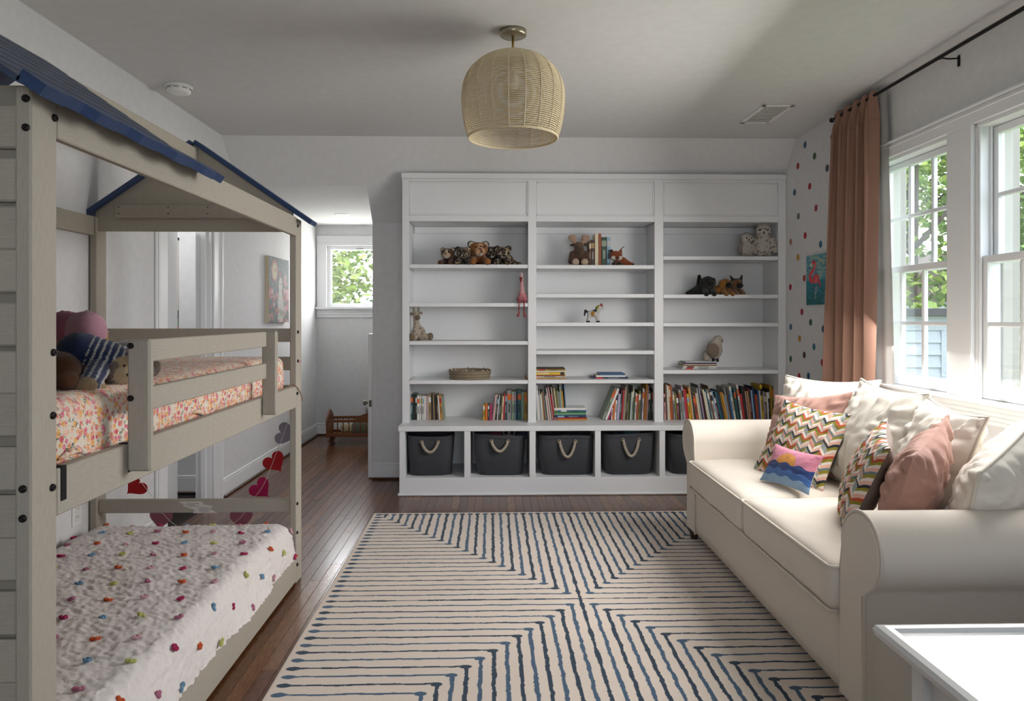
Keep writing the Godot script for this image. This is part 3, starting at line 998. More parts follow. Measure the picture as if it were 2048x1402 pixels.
	for sg in [1.0, -1.0]:
		var l := 0.708 if sg > 0.0 else 0.64
		var st := begin()
		var dir := Vector3(sg * cos(ang), -sin(ang), 0)
		var nrm := Vector3(sg * sin(ang), cos(ang), 0)
		var top := Vector3(-1.511, 2.206, -3.632)
		box(st, top + dir * (l * 0.5) + nrm * 0.012, Vector3(l, 0.023, 0.11), 0.003, Basis(dir, nrm, dir.cross(nrm)))
		part(b, "gable_cap", done(st), cap)
		# roof boards, lapped, running along the bed
		var nb := 8
		for i in nb:
			var s0 := 0.66 - (i + 1) * 0.0815
			var s1 := s0 + 0.081 - 0.001 * (i % 3)
			if sg < 0.0 and i == 0:
				s1 = s0 + 0.0795
			var ll := s0 - 0.0
			var rb := begin()
			var p := []
			for q in [[s1, 0.014], [s0, 0.0125], [s0, 0.0], [s1, 0.001]]:
				p.append(Vector3(-1.511, 2.19, 0) + dir * q[0] + nrm * q[1])
			var z0 := -2.41
			var z1 := -1.46
			for w in [[0, 1], [1, 2], [2, 3], [3, 0]]:
				face(rb, [Vector3(p[w[0]].x, p[w[0]].y, z0), Vector3(p[w[1]].x, p[w[1]].y, z0), Vector3(p[w[1]].x, p[w[1]].y, z1), Vector3(p[w[0]].x, p[w[0]].y, z1)], (p[w[0]] + p[w[1]] - p[(w[0] + 2) % 4] - p[(w[1] + 2) % 4]))
			for z in [z0, z1]:
				face(rb, [Vector3(p[0].x, p[0].y, z), Vector3(p[1].x, p[1].y, z), Vector3(p[2].x, p[2].y, z), Vector3(p[3].x, p[3].y, z)], Vector3(0, 0, z + 1.9))
			part(b, "roof_board", done(rb), blue)
		# scalloped eave
		var eave := PackedVector2Array([Vector2(-2.41, 0.655), Vector2(-1.46, 0.655)])
		var low := 0.712 if sg > 0.0 else 0.63
		var z := -1.46
		while z > -2.4:
			for q in [[0.0, low], [0.082, low], [0.094, low - 0.018], [0.165, low - 0.018], [0.2, low]]:
				if z - q[0] > -2.41 and (q[0] < 0.2):
					eave.append(Vector2(z - q[0], q[1]))
			z -= 0.2
		eave.append(Vector2(-2.41, low))
		if sg > 0.0:
			# outline in (z, distance down the slope)
			part(b, "eave_board", prism_mesh(eave, 0.004, 0.03, Transform3D(Basis(Vector3(0, 0, 1), dir, nrm), Vector3(-1.511, 2.19, 0))), cap)
	# bolts
	var bm := plain(Color("2a2826"), 0.45, 0.7)
	for q in [[108, 236], [106, 705], [105, 831], [104, 975], [595, 452], [595, 664], [595, 722], [594, 787], [594, 1007], [594, 1065], [594, 1129]]:
		var p := on_x(q[0], q[1], BXF)
		part(b, "bolt", bolt_mesh(0.0085), bm, p - Vector3(0.001, 0, 0), Vector3(0, 0, -PI / 2))
	for q in [[52, 197], [52, 255], [46, 978], [46, 1037]]:
		var p := on_z(q[0], q[1], BZN)
		part(b, "bolt", bolt_mesh(0.0085), bm, p - Vector3(0, 0, 0.001), Vector3(PI / 2, 0, 0))
	part(b, "sticker", lathe_mesh([Vector2(0.0005, 0), Vector2(0.006, 0), Vector2(0.006, 0.0008), Vector2(0.0005, 0.0009)], 10), plain(Color("d24b68"), 0.6), on_x(600, 723, BXF), Vector3(0, 0, -PI / 2))
	bedding()
	garland()

func bedding() -> void:
	# upper mattress in a floral sheet
	var um := thing("upper_mattress", "upper bunk mattress in a pink and orange floral fitted sheet", "mattress", Vector3(-1.51, 0.945, -2.62))
	part(um, "fitted_sheet", soft_block(Vector3(-0.475, 0.0, -0.94), Vector3(0.468, 0.2, 0.955), 0.045, 0.006, 0.006, 3, 0.035), floral())
	for k in 3:
		var z := [0.9, 0.15, -0.6][k] as float
		var st := begin()
		var path := []
		for i in 7:
			path.append(Vector3(0.469 + 0.006 * sin(i * 1.3), 0.055 + 0.012 * sin(i * 0.9 + k), z - 0.03 * i))
		tube(st, path, [0.003, 0.008, 0.01, 0.009, 0.01, 0.007, 0.003], 8)
		part(um, "gathered_fold", done(st), floral())
	# lower mattress and the tufted quilt over it
	var lm := thing("lower_mattress", "white mattress of the lower bunk under the tufted quilt", "mattress", Vector3(-1.51, 0.03, -2.62))
	part(lm, "ticking", soft_block(Vector3(-0.47, 0.0, -0.94), Vector3(0.44, 0.27, 0.955), 0.05, 0.0, 0.0, 3, 0.08), cloth(Color("e9e6e2"), 80.0))
	var q := thing("quilt", "crinkled white quilt with rows of coloured yarn tufts on the lower bunk", "quilt", Vector3.ZERO)
	var n := FastNoiseLite.new()
	n.seed = 8
	n.frequency = 20.0
	n.fractal_type = FastNoiseLite.FRACTAL_RIDGED
	n.fractal_octaves = 3
	var n2 := FastNoiseLite.new()
	n2.seed = 9
	n2.frequency = 4.5
	var g := []
	var iz := 230
	var ix := 126
	for i in iz + 1:
		var row := []
		for j in ix + 1:
			row.append(quilt_point(float(j) / ix, float(i) / iz, n, n2))
		g.append(row)
	var st := begin()
	sheet(st, g, false, true)
	part(q, "cover", done(st), cloth(Color("e9e2df"), 30.0, 0.06, 0.93, 0.25))
	# tufts
	var tones := [Color("d9de7a"), Color("cf7f9f"), Color("e8632c"), Color("efb6c4"), Color("c22c66"), Color("86b3d6")]
	var shapes := []
	var r := RandomNumberGenerator.new()
	r.seed = 4
	for k in 3:
		var t := begin()
		for j in 9:
			var a := r.randf() * TAU
			ball(t, Vector3(cos(a) * 0.009, 0.004 + 0.004 * r.randf(), sin(a) * 0.006), Vector3(0.007, 0.005, 0.006) * r.randf_range(0.8, 1.2), 4, 7)
		shapes.append(done(t))
	for i in 14:
		for j in 9:
			var v := (i + 0.5) / 14.0
			var u := (j + (0.25 if i % 2 == 0 else 0.75)) / 9.0
			var p: Vector3 = quilt_point(u, v, n, n2)
			var pu: Vector3 = quilt_point(minf(u + 0.01, 1.0), v, n2, n2) - quilt_point(maxf(u - 0.01, 0.0), v, n2, n2)
			var up := Vector3(0, 0, 1).cross(pu).normalized()
			if up.y < -0.2:
				up = -up
			var tf := part(q, "tuft", shapes[(i + j) % 3], cloth(tones[(j + i * 2 + (i / 3)) % 6], 200.0, 0.1, 0.7, 0.5), p)
			var side := up.cross(Vector3(0, 0, 1)).normalized()
			tf.basis = Basis(side, up, side.cross(up)) * Basis(Vector3.UP, 0.6 * sin(i * 3.1 + j))
	# the pillow at the near end
	var pl := thing("bed_pillow", "white ruffled pillow at the near end of the lower bunk", "pillow", Vector3(-1.6, 0.41, -1.86), 0.05)
	part(pl, "pillow_case", soft_block(Vector3(-0.33, -0.07, -0.2), Vector3(0.33, 0.09, 0.2), 0.07, 0.03, 0.02, 12, 0.04), cloth(Color("efebe8"), 40.0))
func quilt_point(u: float, v: float, n: FastNoiseLite, n2: FastNoiseLite) -> Vector3:
	# u from the wall to the room side and down; v from the far end (down, then over) towards the near end
	var z := 0.0
	var drop_z := 0.0
	var back := 2.2
	var s := v * (back) - 0.2
	if s < 0.0:
		z = -3.56 - 0.004
		drop_z = -s
	else:
		z = -3.56 + minf(s, 1.95)
	var w := u * 1.16
	var x := -2.0 + w
	var y := 0.325
	var edge := 0.93
	var r := 0.07
	if w > edge:
		var e := w - edge
		var a := minf(e / r, PI / 2)
		x = -2.0 + edge + sin(a) * r - 0.006
		y = 0.325 - (1.0 - cos(a)) * r
		if e > r * PI / 2:
			y -= e - r * PI / 2
			x += 0.02 * (e - r * PI / 2) / 0.12 - 0.012 * sin(z * 7.0) * (e - r * PI / 2) / 0.12
	y -= minf(drop_z, 0.17) * clampf((y - 0.14) / 0.18, 0.0, 1.0)
	var round_z := clampf((s) / 0.09, 0.0, 1.0)
	y -= (1.0 - sqrt(1.0 - (1.0 - round_z) * (1.0 - round_z))) * 0.06 if s >= 0.0 else 0.06
	y = maxf(y, 0.143)
	var wall := clampf(w / 0.12, 0.0, 1.0)
	y -= (1.0 - wall) * (1.0 - wall) * 0.05
	var top := 1.0 if w < edge else 0.5
	y += (0.0075 * (n.get_noise_2d(x * 1.0, z * 1.5) - 0.3) + 0.009 * n2.get_noise_2d(x, z)) * top
	if w > edge:
		x += 0.012 * n.get_noise_2d(z * 1.2, y * 2.0) + 0.01 * n2.get_noise_2d(z * 2.0, y)
	return Vector3(x, y, z)

func heart_mesh(s: float) -> ArrayMesh:
	var key := "heart%f" % s
	if not meshes.has(key):
		var p := PackedVector2Array()
		for i in 36:
			var t := TAU * i / 36.0
			p.append(Vector2(16.0 * pow(sin(t), 3.0), 13.0 * cos(t) - 5.0 * cos(2 * t) - 2.0 * cos(3 * t) - cos(4 * t)) * s / 32.0)
		meshes[key] = prism_mesh(p, -0.002, 0.002)
	return meshes[key]
func garland() -> void:
	var g := thing("heart_garland", "string of red, pink and lilac felt hearts hanging across the bed's foot end", "garland", Vector3.ZERO)
	var pts := []
	for q in [[262, 930], [285, 968], [308, 998], [330, 1032], [360, 1055], [405, 1065], [450, 1055], [482, 1034], [505, 1000], [528, 968], [552, 908], [566, 872], [577, 838], [580, 812]]:
		pts.append(on_z(q[0], q[1], -3.665))
	var cv := Curve3D.new()
	for p in pts:
		cv.add_point(p)
	var path := []
	var ln := cv.get_baked_length()
	for i in 61:
		path.append(cv.sample_baked(ln * i / 60.0, true))
	part(g, "string", tube_mesh(path, 0.0013, 6), plain(Color("e6dccb"), 0.9))
	var data := [[272, 972, Color("c01720"), -0.85], [322, 1036, Color("b06a78"), -0.1], [483, 1036, Color("a9606e"), 0.1], [521, 977, Color("c2185b"), 0.75], [549, 924, Color("b8121c"), 0.6], [570, 868, Color("9d94a0"), 1.2]]
	for d in data:
		var p := on_z(d[0], d[1], -3.668)
		part(g, "heart", heart_mesh(0.116), cloth(d[2], 200.0, 0.06, 0.85, 0.5), p, Vector3(0, 0, d[3]))
	var cp := []
	for q in [[578, 773], [586, 769], [594, 774], [600, 783], [604, 793], [604, 802]]:
		cp.append(on_x(q[0], q[1], BXF + 0.004))
	solo("cord", "thin brown cord looped over the far post of the bunk bed", "cord", tube_mesh(cp, 0.0022, 6), plain(Color("8a6a48"), 0.85))

const SX := 1.16
func sofa_cloth() -> Material:
	return cloth(Color("e2d9cd"), 26.0, 0.03, 0.94, 0.25)
func arm_mesh(mirror: bool) -> Array:
	# scroll arm: outline in (z, y), pushed along x; returns [body, piping]
	var z_in := -2.367
	var z_out := -2.214
	var c := Vector2(-2.233, 0.598)
	var r := 0.122
	var o := []
	o.append(Vector2(z_out, 0.07))
	o.append(Vector2(z_out, 0.3))
	o.append(Vector2(z_out, 0.46))
	for i in 25:
		var a := lerpf(deg_to_rad(-62.0), deg_to_rad(190.0), i / 24.0)
		o.append(c + Vector2(cos(a), sin(a)) * r)
	o.append(Vector2(z_in, 0.5))
	o.append(Vector2(z_in, 0.3))
	o.append(Vector2(z_in, 0.07))
	if mirror:
		for i in o.size():
			o[i] = Vector2(-6.484 - o[i].x, o[i].y)
	var st := begin()
	var g := []
	for q in [[0.0, 0.012], [0.008, 0.003], [0.02, 0.0], [0.5, 0.0], [0.93, 0.0]]:
		var row := []
		for p in o:
			var mid := Vector2(-2.285 if not mirror else -4.199, 0.4)
			var d: Vector2 = (mid - p).normalized() * q[1]
			row.append(Vector3(SX + q[0], p.y + d.y, p.x + d.x))
		g.append(row)
	sheet(st, g, false, mirror)
	var cap := PackedVector2Array()
	for p in g[0]:
		cap.append(Vector2(p.z, p.y))
	var tri := Geometry2D.triangulate_polygon(cap)
	for k in range(0, tri.size(), 3):
		face(st, [g[0][tri[k]], g[0][tri[k + 1]], g[0][tri[k + 2]]], Vector3(-1, 0, 0))
	var pipe := []
	for i in range(0, o.size()):
		pipe.append(Vector3(SX + 0.006, o[i].y, o[i].x))
	return [done(st), tube_mesh(pipe, 0.0055, 8)]
func piped(lo: Vector3, hi: Vector3, r: float) -> Array:
	# the welt round the upper and lower edge of a seat cushion
	var out := []
	for y in [lo.y + r * 0.35, hi.y - r * 0.35]:
		var p := []
		var q := r * 0.55
		for e in [[lo.x, lo.z, 0], [hi.x, lo.z, 1], [hi.x, hi.z, 2], [lo.x, hi.z, 3]]:
			for k in 5:
				var a: float = PI + e[2] * PI / 2 + PI / 2 * k / 4.0
				var cx: float = e[0] + (q if e[2] == 0 or e[2] == 3 else -q)
				var cz: float = e[1] + (q if e[2] < 2 else -q)
				p.append(Vector3(cx + cos(a) * q, y, cz + sin(a) * q))
		out.append(p)
	return out
func sofa() -> void:
	var m := sofa_cloth()
	var welt := cloth(Color("ded5c9"), 60.0, 0.03, 0.9, 0.2)
	var s := thing("sofa", "cream two-seat sofa with rolled arms below the windows", "sofa", Vector3.ZERO)
	part(s, "seat_frame", soft_block(Vector3(SX + 0.01, 0.07, -4.275), Vector3(2.12, 0.345, -2.209), 0.02, 0.0, 0.0, 1, 0.12), m)
	part(s, "back_frame", soft_block(Vector3(1.93, 0.3, -4.27), Vector3(2.14, 0.75, -2.214), 0.07, 0.01, 0.003, 2, 0.08), m)
	for k in 2:
		var a := arm_mesh(k == 1)
		var arm := part(s, "arm", a[0], m)
		part(arm, "welt", a[1], welt)
	for k in 2:
		var z1 := -2.37 - k * 0.876
		var lo := Vector3(1.13, 0.335, z1 - 0.872)
		var hi := Vector3(1.94, 0.508, z1)
		var cu := part(s, "seat_cushion", soft_block(lo, hi, 0.035, 0.028, 0.008, 6 + k, 0.035), m)
		for p in piped(lo, hi, 0.035):
			part(cu, "welt", tube_mesh(p, 0.006, 8, true), welt)
	var wood := plain(Color("3a261b"), 0.4)
	var leg := lathe_mesh([Vector2(0.0005, 0), Vector2(0.017, 0), Vector2(0.022, 0.015), Vector2(0.026, 0.05), Vector2(0.03, 0.075), Vector2(0.0005, 0.076)], 16)
	for x in [SX + 0.035, 2.06]:
		for z in [-2.25, -4.235]:
			part(s, "leg", leg, wood, Vector3(x, 0.0, z))
	pillows()

# a filled pillow: local x wide, y high, z towards its front
func pillow_sides(w: float, h: float, t: float, wrinkle: float, seed_: int, pinch := 0.055) -> Array:
	var n := FastNoiseLite.new()
	n.seed = seed_
	n.frequency = 1.6
	var res := 34
	var out := []
	var rim := []
	for sg in [1.0, -1.0]:
		var g := []
		var uv := []
		for i in res + 1:
			var row := []
			var ur := []
			for j in res + 1:
				var u := -cos(PI * j / res)
				var v := -cos(PI * i / res)
				u = lerpf(u, 2.0 * j / res - 1.0, 0.5)
				v = lerpf(v, 2.0 * i / res - 1.0, 0.5)
				var px := w * 0.5 * u * (1.0 - pinch * 2.0 * (1.0 - v * v))
				var py := h * 0.5 * v * (1.0 - pinch * 2.0 * (1.0 - u * u))
				var f := pow((1.0 - u * u), 0.55) * pow((1.0 - v * v), 0.55)
				var z: float = sg * t * 0.5 * f
				var edge := maxf(absf(u), absf(v))
				var amp := wrinkle * (1.0 - pow(edge, 12.0)) * (0.35 + edge)
				# creases that run in from the seams
				var along_ := absf(u) > absf(v)
				var cr := n.get_noise_2d(v * 3.2 if along_ else u * 3.2, (u if along_ else v) * 0.7 + sg * 3.0)
				z += sg * amp * cr
				row.append(Vector3(px, py, z))
				ur.append(Vector2(0.5 + u * 0.5, 0.5 - v * 0.5))
			g.append(row)
			uv.append(ur)
		var st := begin()
		sheet(st, g, false, sg > 0.0, uv)
		out.append(done(st))
		if sg > 0.0:
			for j in res:
				rim.append(g[0][j])
			for i in res:
				rim.append(g[i][res])
			for j in res:
				rim.append(g[res][res - j])
			for i in res:
				rim.append(g[res - i][0])
	out.append(rim)
	return out
func pillow(called: String, label: String, at: Vector3, size: Vector3, turn: Vector3, front: Material, back: Material, welt: Material, welt_r: float, wrinkle: float, seed_: int, group := "") -> Node3D:
	var p := thing(called, label, "pillow", at, 0.0, group)
	p.basis = Basis(Vector3.UP, deg_to_rad(turn.x)) * Basis(Vector3.RIGHT, deg_to_rad(-turn.y)) * Basis(Vector3.BACK, deg_to_rad(turn.z))
	var s := pillow_sides(size.x, size.y, size.z, wrinkle, seed_)
	part(p, "front", s[0], front)
	part(p, "back", s[1], back)
	if welt:
		part(p, "welt", tube_mesh(s[2], welt_r, 6, true), welt)
	return p
func chevrons() -> Material:
	var im := Image.create(512, 512, false, Image.FORMAT_RGB8)
	var tones := [Color("e9dfd4"), Color("d9a08f"), Color("8a7f1f"), Color("2c2f36"), Color("b1492f"), Color("9aa09c"), Color("e9dfd4"), Color("d8b3a4"), Color("74761f"), Color("33363c")]
	for y in 512:
		for x in 512:
			var cx := fposmod(x / 512.0 * 7.0, 1.0)
			var zig := absf(cx - 0.5) * 0.95
			var v := y / 512.0 * 7.0 + zig
			var band := int(floor(v * 4.0))
			var colm := int(floor(x / 512.0 * 7.0))
			var half := 0 if cx < 0.5 else 1
			var k := posmod(band * 7 + (colm * 3 + half * 5) * (1 if band % 4 != 0 else 0) + (band / 4) * 3, 10)
			var inset := fposmod(v * 4.0, 1.0)
			var c: Color = tones[k]
			if band % 4 == 0:
				c = Color("e6dbd0") if half == 0 else Color("dcaa9a")
			elif band % 4 == 1 and inset > 0.1:
				c = [Color("2c2f36"), Color("b1492f"), Color("6f7a78")][posmod(colm + band / 4, 3)]
				if half == 0:
					c = c.lightened(0.06)
			elif band % 4 == 2:
				c = Color("8a8128") if half == 1 else [Color("7c7420"), Color("d9a08f"), Color("9aa09c")][posmod(colm + band, 3)]
			else:
				c = [Color("ddd2c6"), Color("c98d7c"), Color("e9dfd4"), Color("9aa09c")][posmod(colm * 2 + half + band, 4)]
			im.set_pixel(x, y, c)
	var m := pictured(im, 0.92)
	return m
func sunset() -> Material:
	var im := Image.create(420, 280, false, Image.FORMAT_RGB8)
	var n := FastNoiseLite.new()
	n.seed = 2
	n.frequency = 0.16
	for y in 280:
		for x in 420:
			var c := Color("dd8aa2")
			var d := Vector2(x - 190, y - 130)
			if d.length() < 86.0 + 3.0 * sin(x * 0.08):
				c = Color("dc9334")
			if y > 128 + 9.0 * sin(x * 0.052 + 0.6):
				c = Color("1d3a78")
			if y > 178 + 9.0 * sin(x * 0.06 + 2.0):
				c = Color("3d6bb0")
			if y > 226 + 8.0 * sin(x * 0.055 + 4.2):
				c = Color("8fb0cf")
			var v := n.get_noise_2d(x, y)
			im.set_pixel(x, y, c.lightened(0.12 * v) if v > 0.0 else c.darkened(-0.22 * v))
	var m := pictured(im, 0.97)
	m.rim_enabled = true
	m.rim = 0.4
	m.heightmap_enabled = true
	m.heightmap_scale = 0.4
	m.heightmap_texture = noise_tex(2, 0.12, [Color(0, 0, 0), Color(1, 1, 1)], 512, 2)
	return m
func pillows() -> void:
	var white := cloth(Color("ebe5da"), 24.0, 0.03, 0.95, 0.3)
	var wwelt := cloth(Color("e3dccf"), 60.0, 0.03, 0.92, 0.2)
	var pink := cloth(Color("b98f82"), 22.0, 0.05, 0.86, 0.9)
	var pink2 := cloth(Color("b4887a"), 22.0, 0.05, 0.86, 0.9)
	var grey := cloth(Color("7d7066"), 60.0, 0.04, 0.88, 0.2)
	var chev := chevrons()
	var g := "loose back cushions of the sofa"
	pillow("back_cushion", "white piped cushion leaning in the sofa corner behind the pink pillow", Vector3(1.74, 0.76, -3.80), Vector3(0.62, 0.54, 0.2), Vector3(-67, 24, 2), white, white, wwelt, 0.006, 0.03, 31, g)
	pillow("back_cushion", "white piped cushion between the corner cushion and the crumpled one", Vector3(1.775, 0.765, -3.31), Vector3(0.56, 0.54, 0.2), Vector3(-88, 22, -2), white, white, wwelt, 0.006, 0.035, 32, g)
	pillow("back_cushion", "white crumpled piped cushion behind the second dusty pink pillow", Vector3(1.79, 0.735, -2.86), Vector3(0.5, 0.52, 0.22), Vector3(-96, 16, -4), white, white, wwelt, 0.006, 0.04, 33, g)
	pillow("back_cushion", "large white cushion slumped against the near rolled arm", Vector3(1.78, 0.71, -2.47), Vector3(0.64, 0.52, 0.24), Vector3(-140, 18, -18), white, white, wwelt, 0.006, 0.035, 34, g)
	pillow("velvet_pillow", "dusty pink velvet pillow behind the upright chevron pillow", Vector3(1.63, 0.725, -3.72), Vector3(0.5, 0.46, 0.14), Vector3(-66, 26, 8), pink, pink, null, 0.0, 0.025, 35)
	pillow("chevron_pillow", "chevron patterned pillow standing behind the small sunset pillow", Vector3(1.55, 0.70, -3.55), Vector3(0.47, 0.43, 0.13), Vector3(-66, 30, -3), chev, grey, null, 0.0, 0.012, 36)
	pillow("sunset_pillow", "small looped-yarn pillow with orange sun over blue waves", Vector3(1.415, 0.617, -3.36), Vector3(0.3, 0.2, 0.08), Vector3(-64, 30, -2), sunset(), cloth(Color("d9d2c6"), 40.0), null, 0.0, 0.004, 37)
	pillow("chevron_pillow", "chevron pillow seen edge-on, its taupe back against a pink pillow", Vector3(1.47, 0.705, -2.78), Vector3(0.41, 0.42, 0.15), Vector3(-114, 22, -10), chev, grey, null, 0.0, 0.012, 38)
	pillow("velvet_pillow", "dusty pink velvet pillow leaning towards the near rolled arm", Vector3(1.53, 0.715, -2.56), Vector3(0.48, 0.46, 0.18), Vector3(-132, 18, -12), pink2, pink2, null, 0.0, 0.025, 39)

func rug() -> void:
	var w := 900
	var h := 1108
	var lx := 2.42
	var lz := 2.98
	var im := Image.create(w, h, false, Image.FORMAT_RGB8)
	var n := FastNoiseLite.new()
	n.seed = 6
	n.frequency = 5.0
	var fz := FastNoiseLite.new()
	fz.seed = 7
	fz.frequency = 0.35
	var mg := 0.034
	var nk := 23
	var sx := (lx * 0.5 - mg) / nk
	var sz := (lz * 0.5 - mg) / nk
	var dark := Color("20364a")
	var lite := Color("3f5a74")
	var base := Color("ded0c3")
	for y in h:
		var z := (y + 0.5) / h * lz
		for x in w:
			var xx := (x + 0.5) / w * lx
			var wob := n.get_noise_2d(xx * 1.0, z * 1.0) * 0.006
			var wob2 := n.get_noise_2d(z * 2.0 + 31.0, xx * 2.0) * 0.006
			var ax := minf(xx, lx - xx)
			var az := minf(z, lz - z)
			var kr := clampi(roundi((az + wob - mg) / sz), 0, nk)
			var kc := clampi(roundi((ax + wob2 - mg) / sx), 0, nk)
			var wid := 0.0062 + 0.0022 * n.get_noise_2d(xx * 3.0 + 9.0, z * 3.0)
			var ink := 0.0
			var tone := 0
			# lines along x
			var yk := mg + kr * sz
			var dz := absf(az + wob - yk)
			var endx := mg + kr * sx
			if kr >= 1 and (ax <= endx + 0.004 or kr == nk) and ax >= mg * 0.8:
				if dz < wid * 0.9:
					ink = 1.0
					tone = kr
			# drop at the outer end of a line
			var ex := (ax - mg - 0.012) / 0.03
			var ez := dz / (0.0155 * (1.0 if ex < 0.0 else 1.0 - 0.5 * clampf(ex, 0.0, 1.0)))
			if ex * ex + ez * ez < 1.0:
				ink = 1.0
				tone = kr
			# lines along z
			var xk := mg + kc * sx
			var dx := absf(ax + wob2 - xk)
			var endz := mg + kc * sz
			if kc >= 1 and (az <= endz + 0.004 or kc == nk) and az >= mg * 0.8:
				if dx < wid * 1.25:
					ink = 1.0
					tone = kc
			var fx := dx / 0.018
			var fzz := (az - mg - 0.004) / 0.022
			if fx * fx + fzz * fzz < 1.0:
				ink = 1.0
				tone = kc
			# splash where the two meet
			if kr == kc and kr >= 2 and kr < nk:
				var px := ax - endx + 0.006
				var pz := az - yk + 0.004
				if px * px / (0.024 * 0.024) + pz * pz / (0.014 * 0.014) < 1.0:
					ink = 1.0
					tone = kr
			var f := 1.0 + 0.05 * fz.get_noise_2d(x, y) + 0.03 * n.get_noise_2d(xx * 0.4, z * 0.4)
			var c := base
			if ink > 0.0:
				c = dark if tone % 2 == 1 else lite
				f += 0.12 * fz.get_noise_2d(x * 1.7, y * 0.6)
			im.set_pixel(x, y, Color(c.r * f, c.g * f, c.b * f))
	var r := thing("rug", "cream area rug with navy nested angle lines meeting in a cross", "rug", Vector3(0.402, 0.0, -3.342), deg_to_rad(0.3))
	var st := begin()
	var q := [Vector3(-lx / 2, 0.011, -lz / 2), Vector3(lx / 2, 0.011, -lz / 2), Vector3(lx / 2, 0.011, lz / 2), Vector3(-lx / 2, 0.011, lz / 2)]
	var t := [Vector2(0, 0), Vector2(1, 0), Vector2(1, 1), Vector2(0, 1)]
	for o in [0, 1, 2, 0, 2, 3]:
		st.set_uv(t[o])
		st.add_vertex(q[o])
	var m := pictured(im, 0.97)
	m.rim_enabled = true
	m.rim = 0.25
	part(r, "pile", done(st), m)
	var e := begin()
	box(e, Vector3(0, 0.0053, 0), Vector3(lx + 0.012, 0.0106, lz + 0.012), 0.003)
	part(r, "backing", done(e), cloth(Color("d8cabb"), 90.0))

func furnishings() -> void:
	pendant()
	ceiling_things()
	curtain()
	dots()
	pictures()
	cradle()
	dresser()
func pendant() -> void:
	var at := Vector3(0.085, CEIL, -3.35)
	var p := thing("pendant_lamp", "woven natural-cord globe pendant on a short brass stem", "lamp", at)
	var brass := plain(Color("a9a08c"), 0.32, 0.85)
	part(p, "canopy", lathe_mesh([Vector2(0.0005, -0.026), Vector2(0.058, -0.026), Vector2(0.0635, -0.022), Vector2(0.0645, 0.0), Vector2(0.0005, 0.0)], 36), brass)
	part(p, "stem", lathe_mesh([Vector2(0.0005, -0.13), Vector2(0.0062, -0.13), Vector2(0.0062, -0.026), Vector2(0.0005, -0.026)], 14), plain(Color("b59a5c"), 0.3, 0.85))
	part(p, "bulb", lathe_mesh([Vector2(0.0005, -0.28), Vector2(0.02, -0.272), Vector2(0.03, -0.25), Vector2(0.026, -0.22), Vector2(0.014, -0.19), Vector2(0.013, -0.16), Vector2(0.0005, -0.158)], 18), plain(Color("efece4"), 0.3))
	part(p, "socket", lathe_mesh([Vector2(0.0005, -0.17), Vector2(0.018, -0.17), Vector2(0.018, -0.118), Vector2(0.0005, -0.116)], 16), brass)
	var cord := cloth(Color("e6d5b2"), 160.0, 0.04, 0.85, 0.2)
	var sh := part(p, "shade_hoop", tube_mesh(ring_path(Vector3(0, -0.505, 0), 0.21, Vector3.UP, 48), 0.005, 8, true), cord)
	var st := begin()
	var rr := RandomNumberGenerator.new()
	rr.seed = 3
	var rows := 44
	for i in rows:
		var y := lerpf(-0.124, -0.5, i / float(rows - 1))
		var pts := []
		for k in 40:
			var a := TAU * k / 40.0
			var rad := shade_r(y) - 0.002 * absf(sin(a * 10.0))
			pts.append(Vector3(cos(a) * rad, y + 0.0, sin(a) * rad))
		tube(st, pts, 0.0029 if i > 8 else 0.0038, 6, true)
	var weave := part(p, "cord_weave", done(st), cord)
	weave.set_meta("kind", "stuff")
	for k in 20:
		var a := TAU * (k + 0.35) / 20.0
		var pts := []
		for i in 25:
			var y := lerpf(-0.114, -0.505, i / 24.0)
			var rad := shade_r(y) + 0.001
			pts.append(Vector3(cos(a) * rad, y, sin(a) * rad))
		part(p, "rib", tube_mesh(pts, 0.0026, 6), cord)
	part(p, "shade_crown", lathe_mesh([Vector2(shade_r(-0.122), -0.123), Vector2(0.07, -0.112), Vector2(0.0005, -0.108)], 32), cord)
func shade_r(y: float) -> float:
	var t := (y + 0.318) / 0.242
	if y > -0.318:
		t = (y + 0.318) / 0.215
		return 0.242 * pow(maxf(1.0 - pow(absf(t), 2.3), 0.02), 0.5) + 0.0
	return 0.242 * sqrt(maxf(1.0 - t * t * 0.414, 0.02))
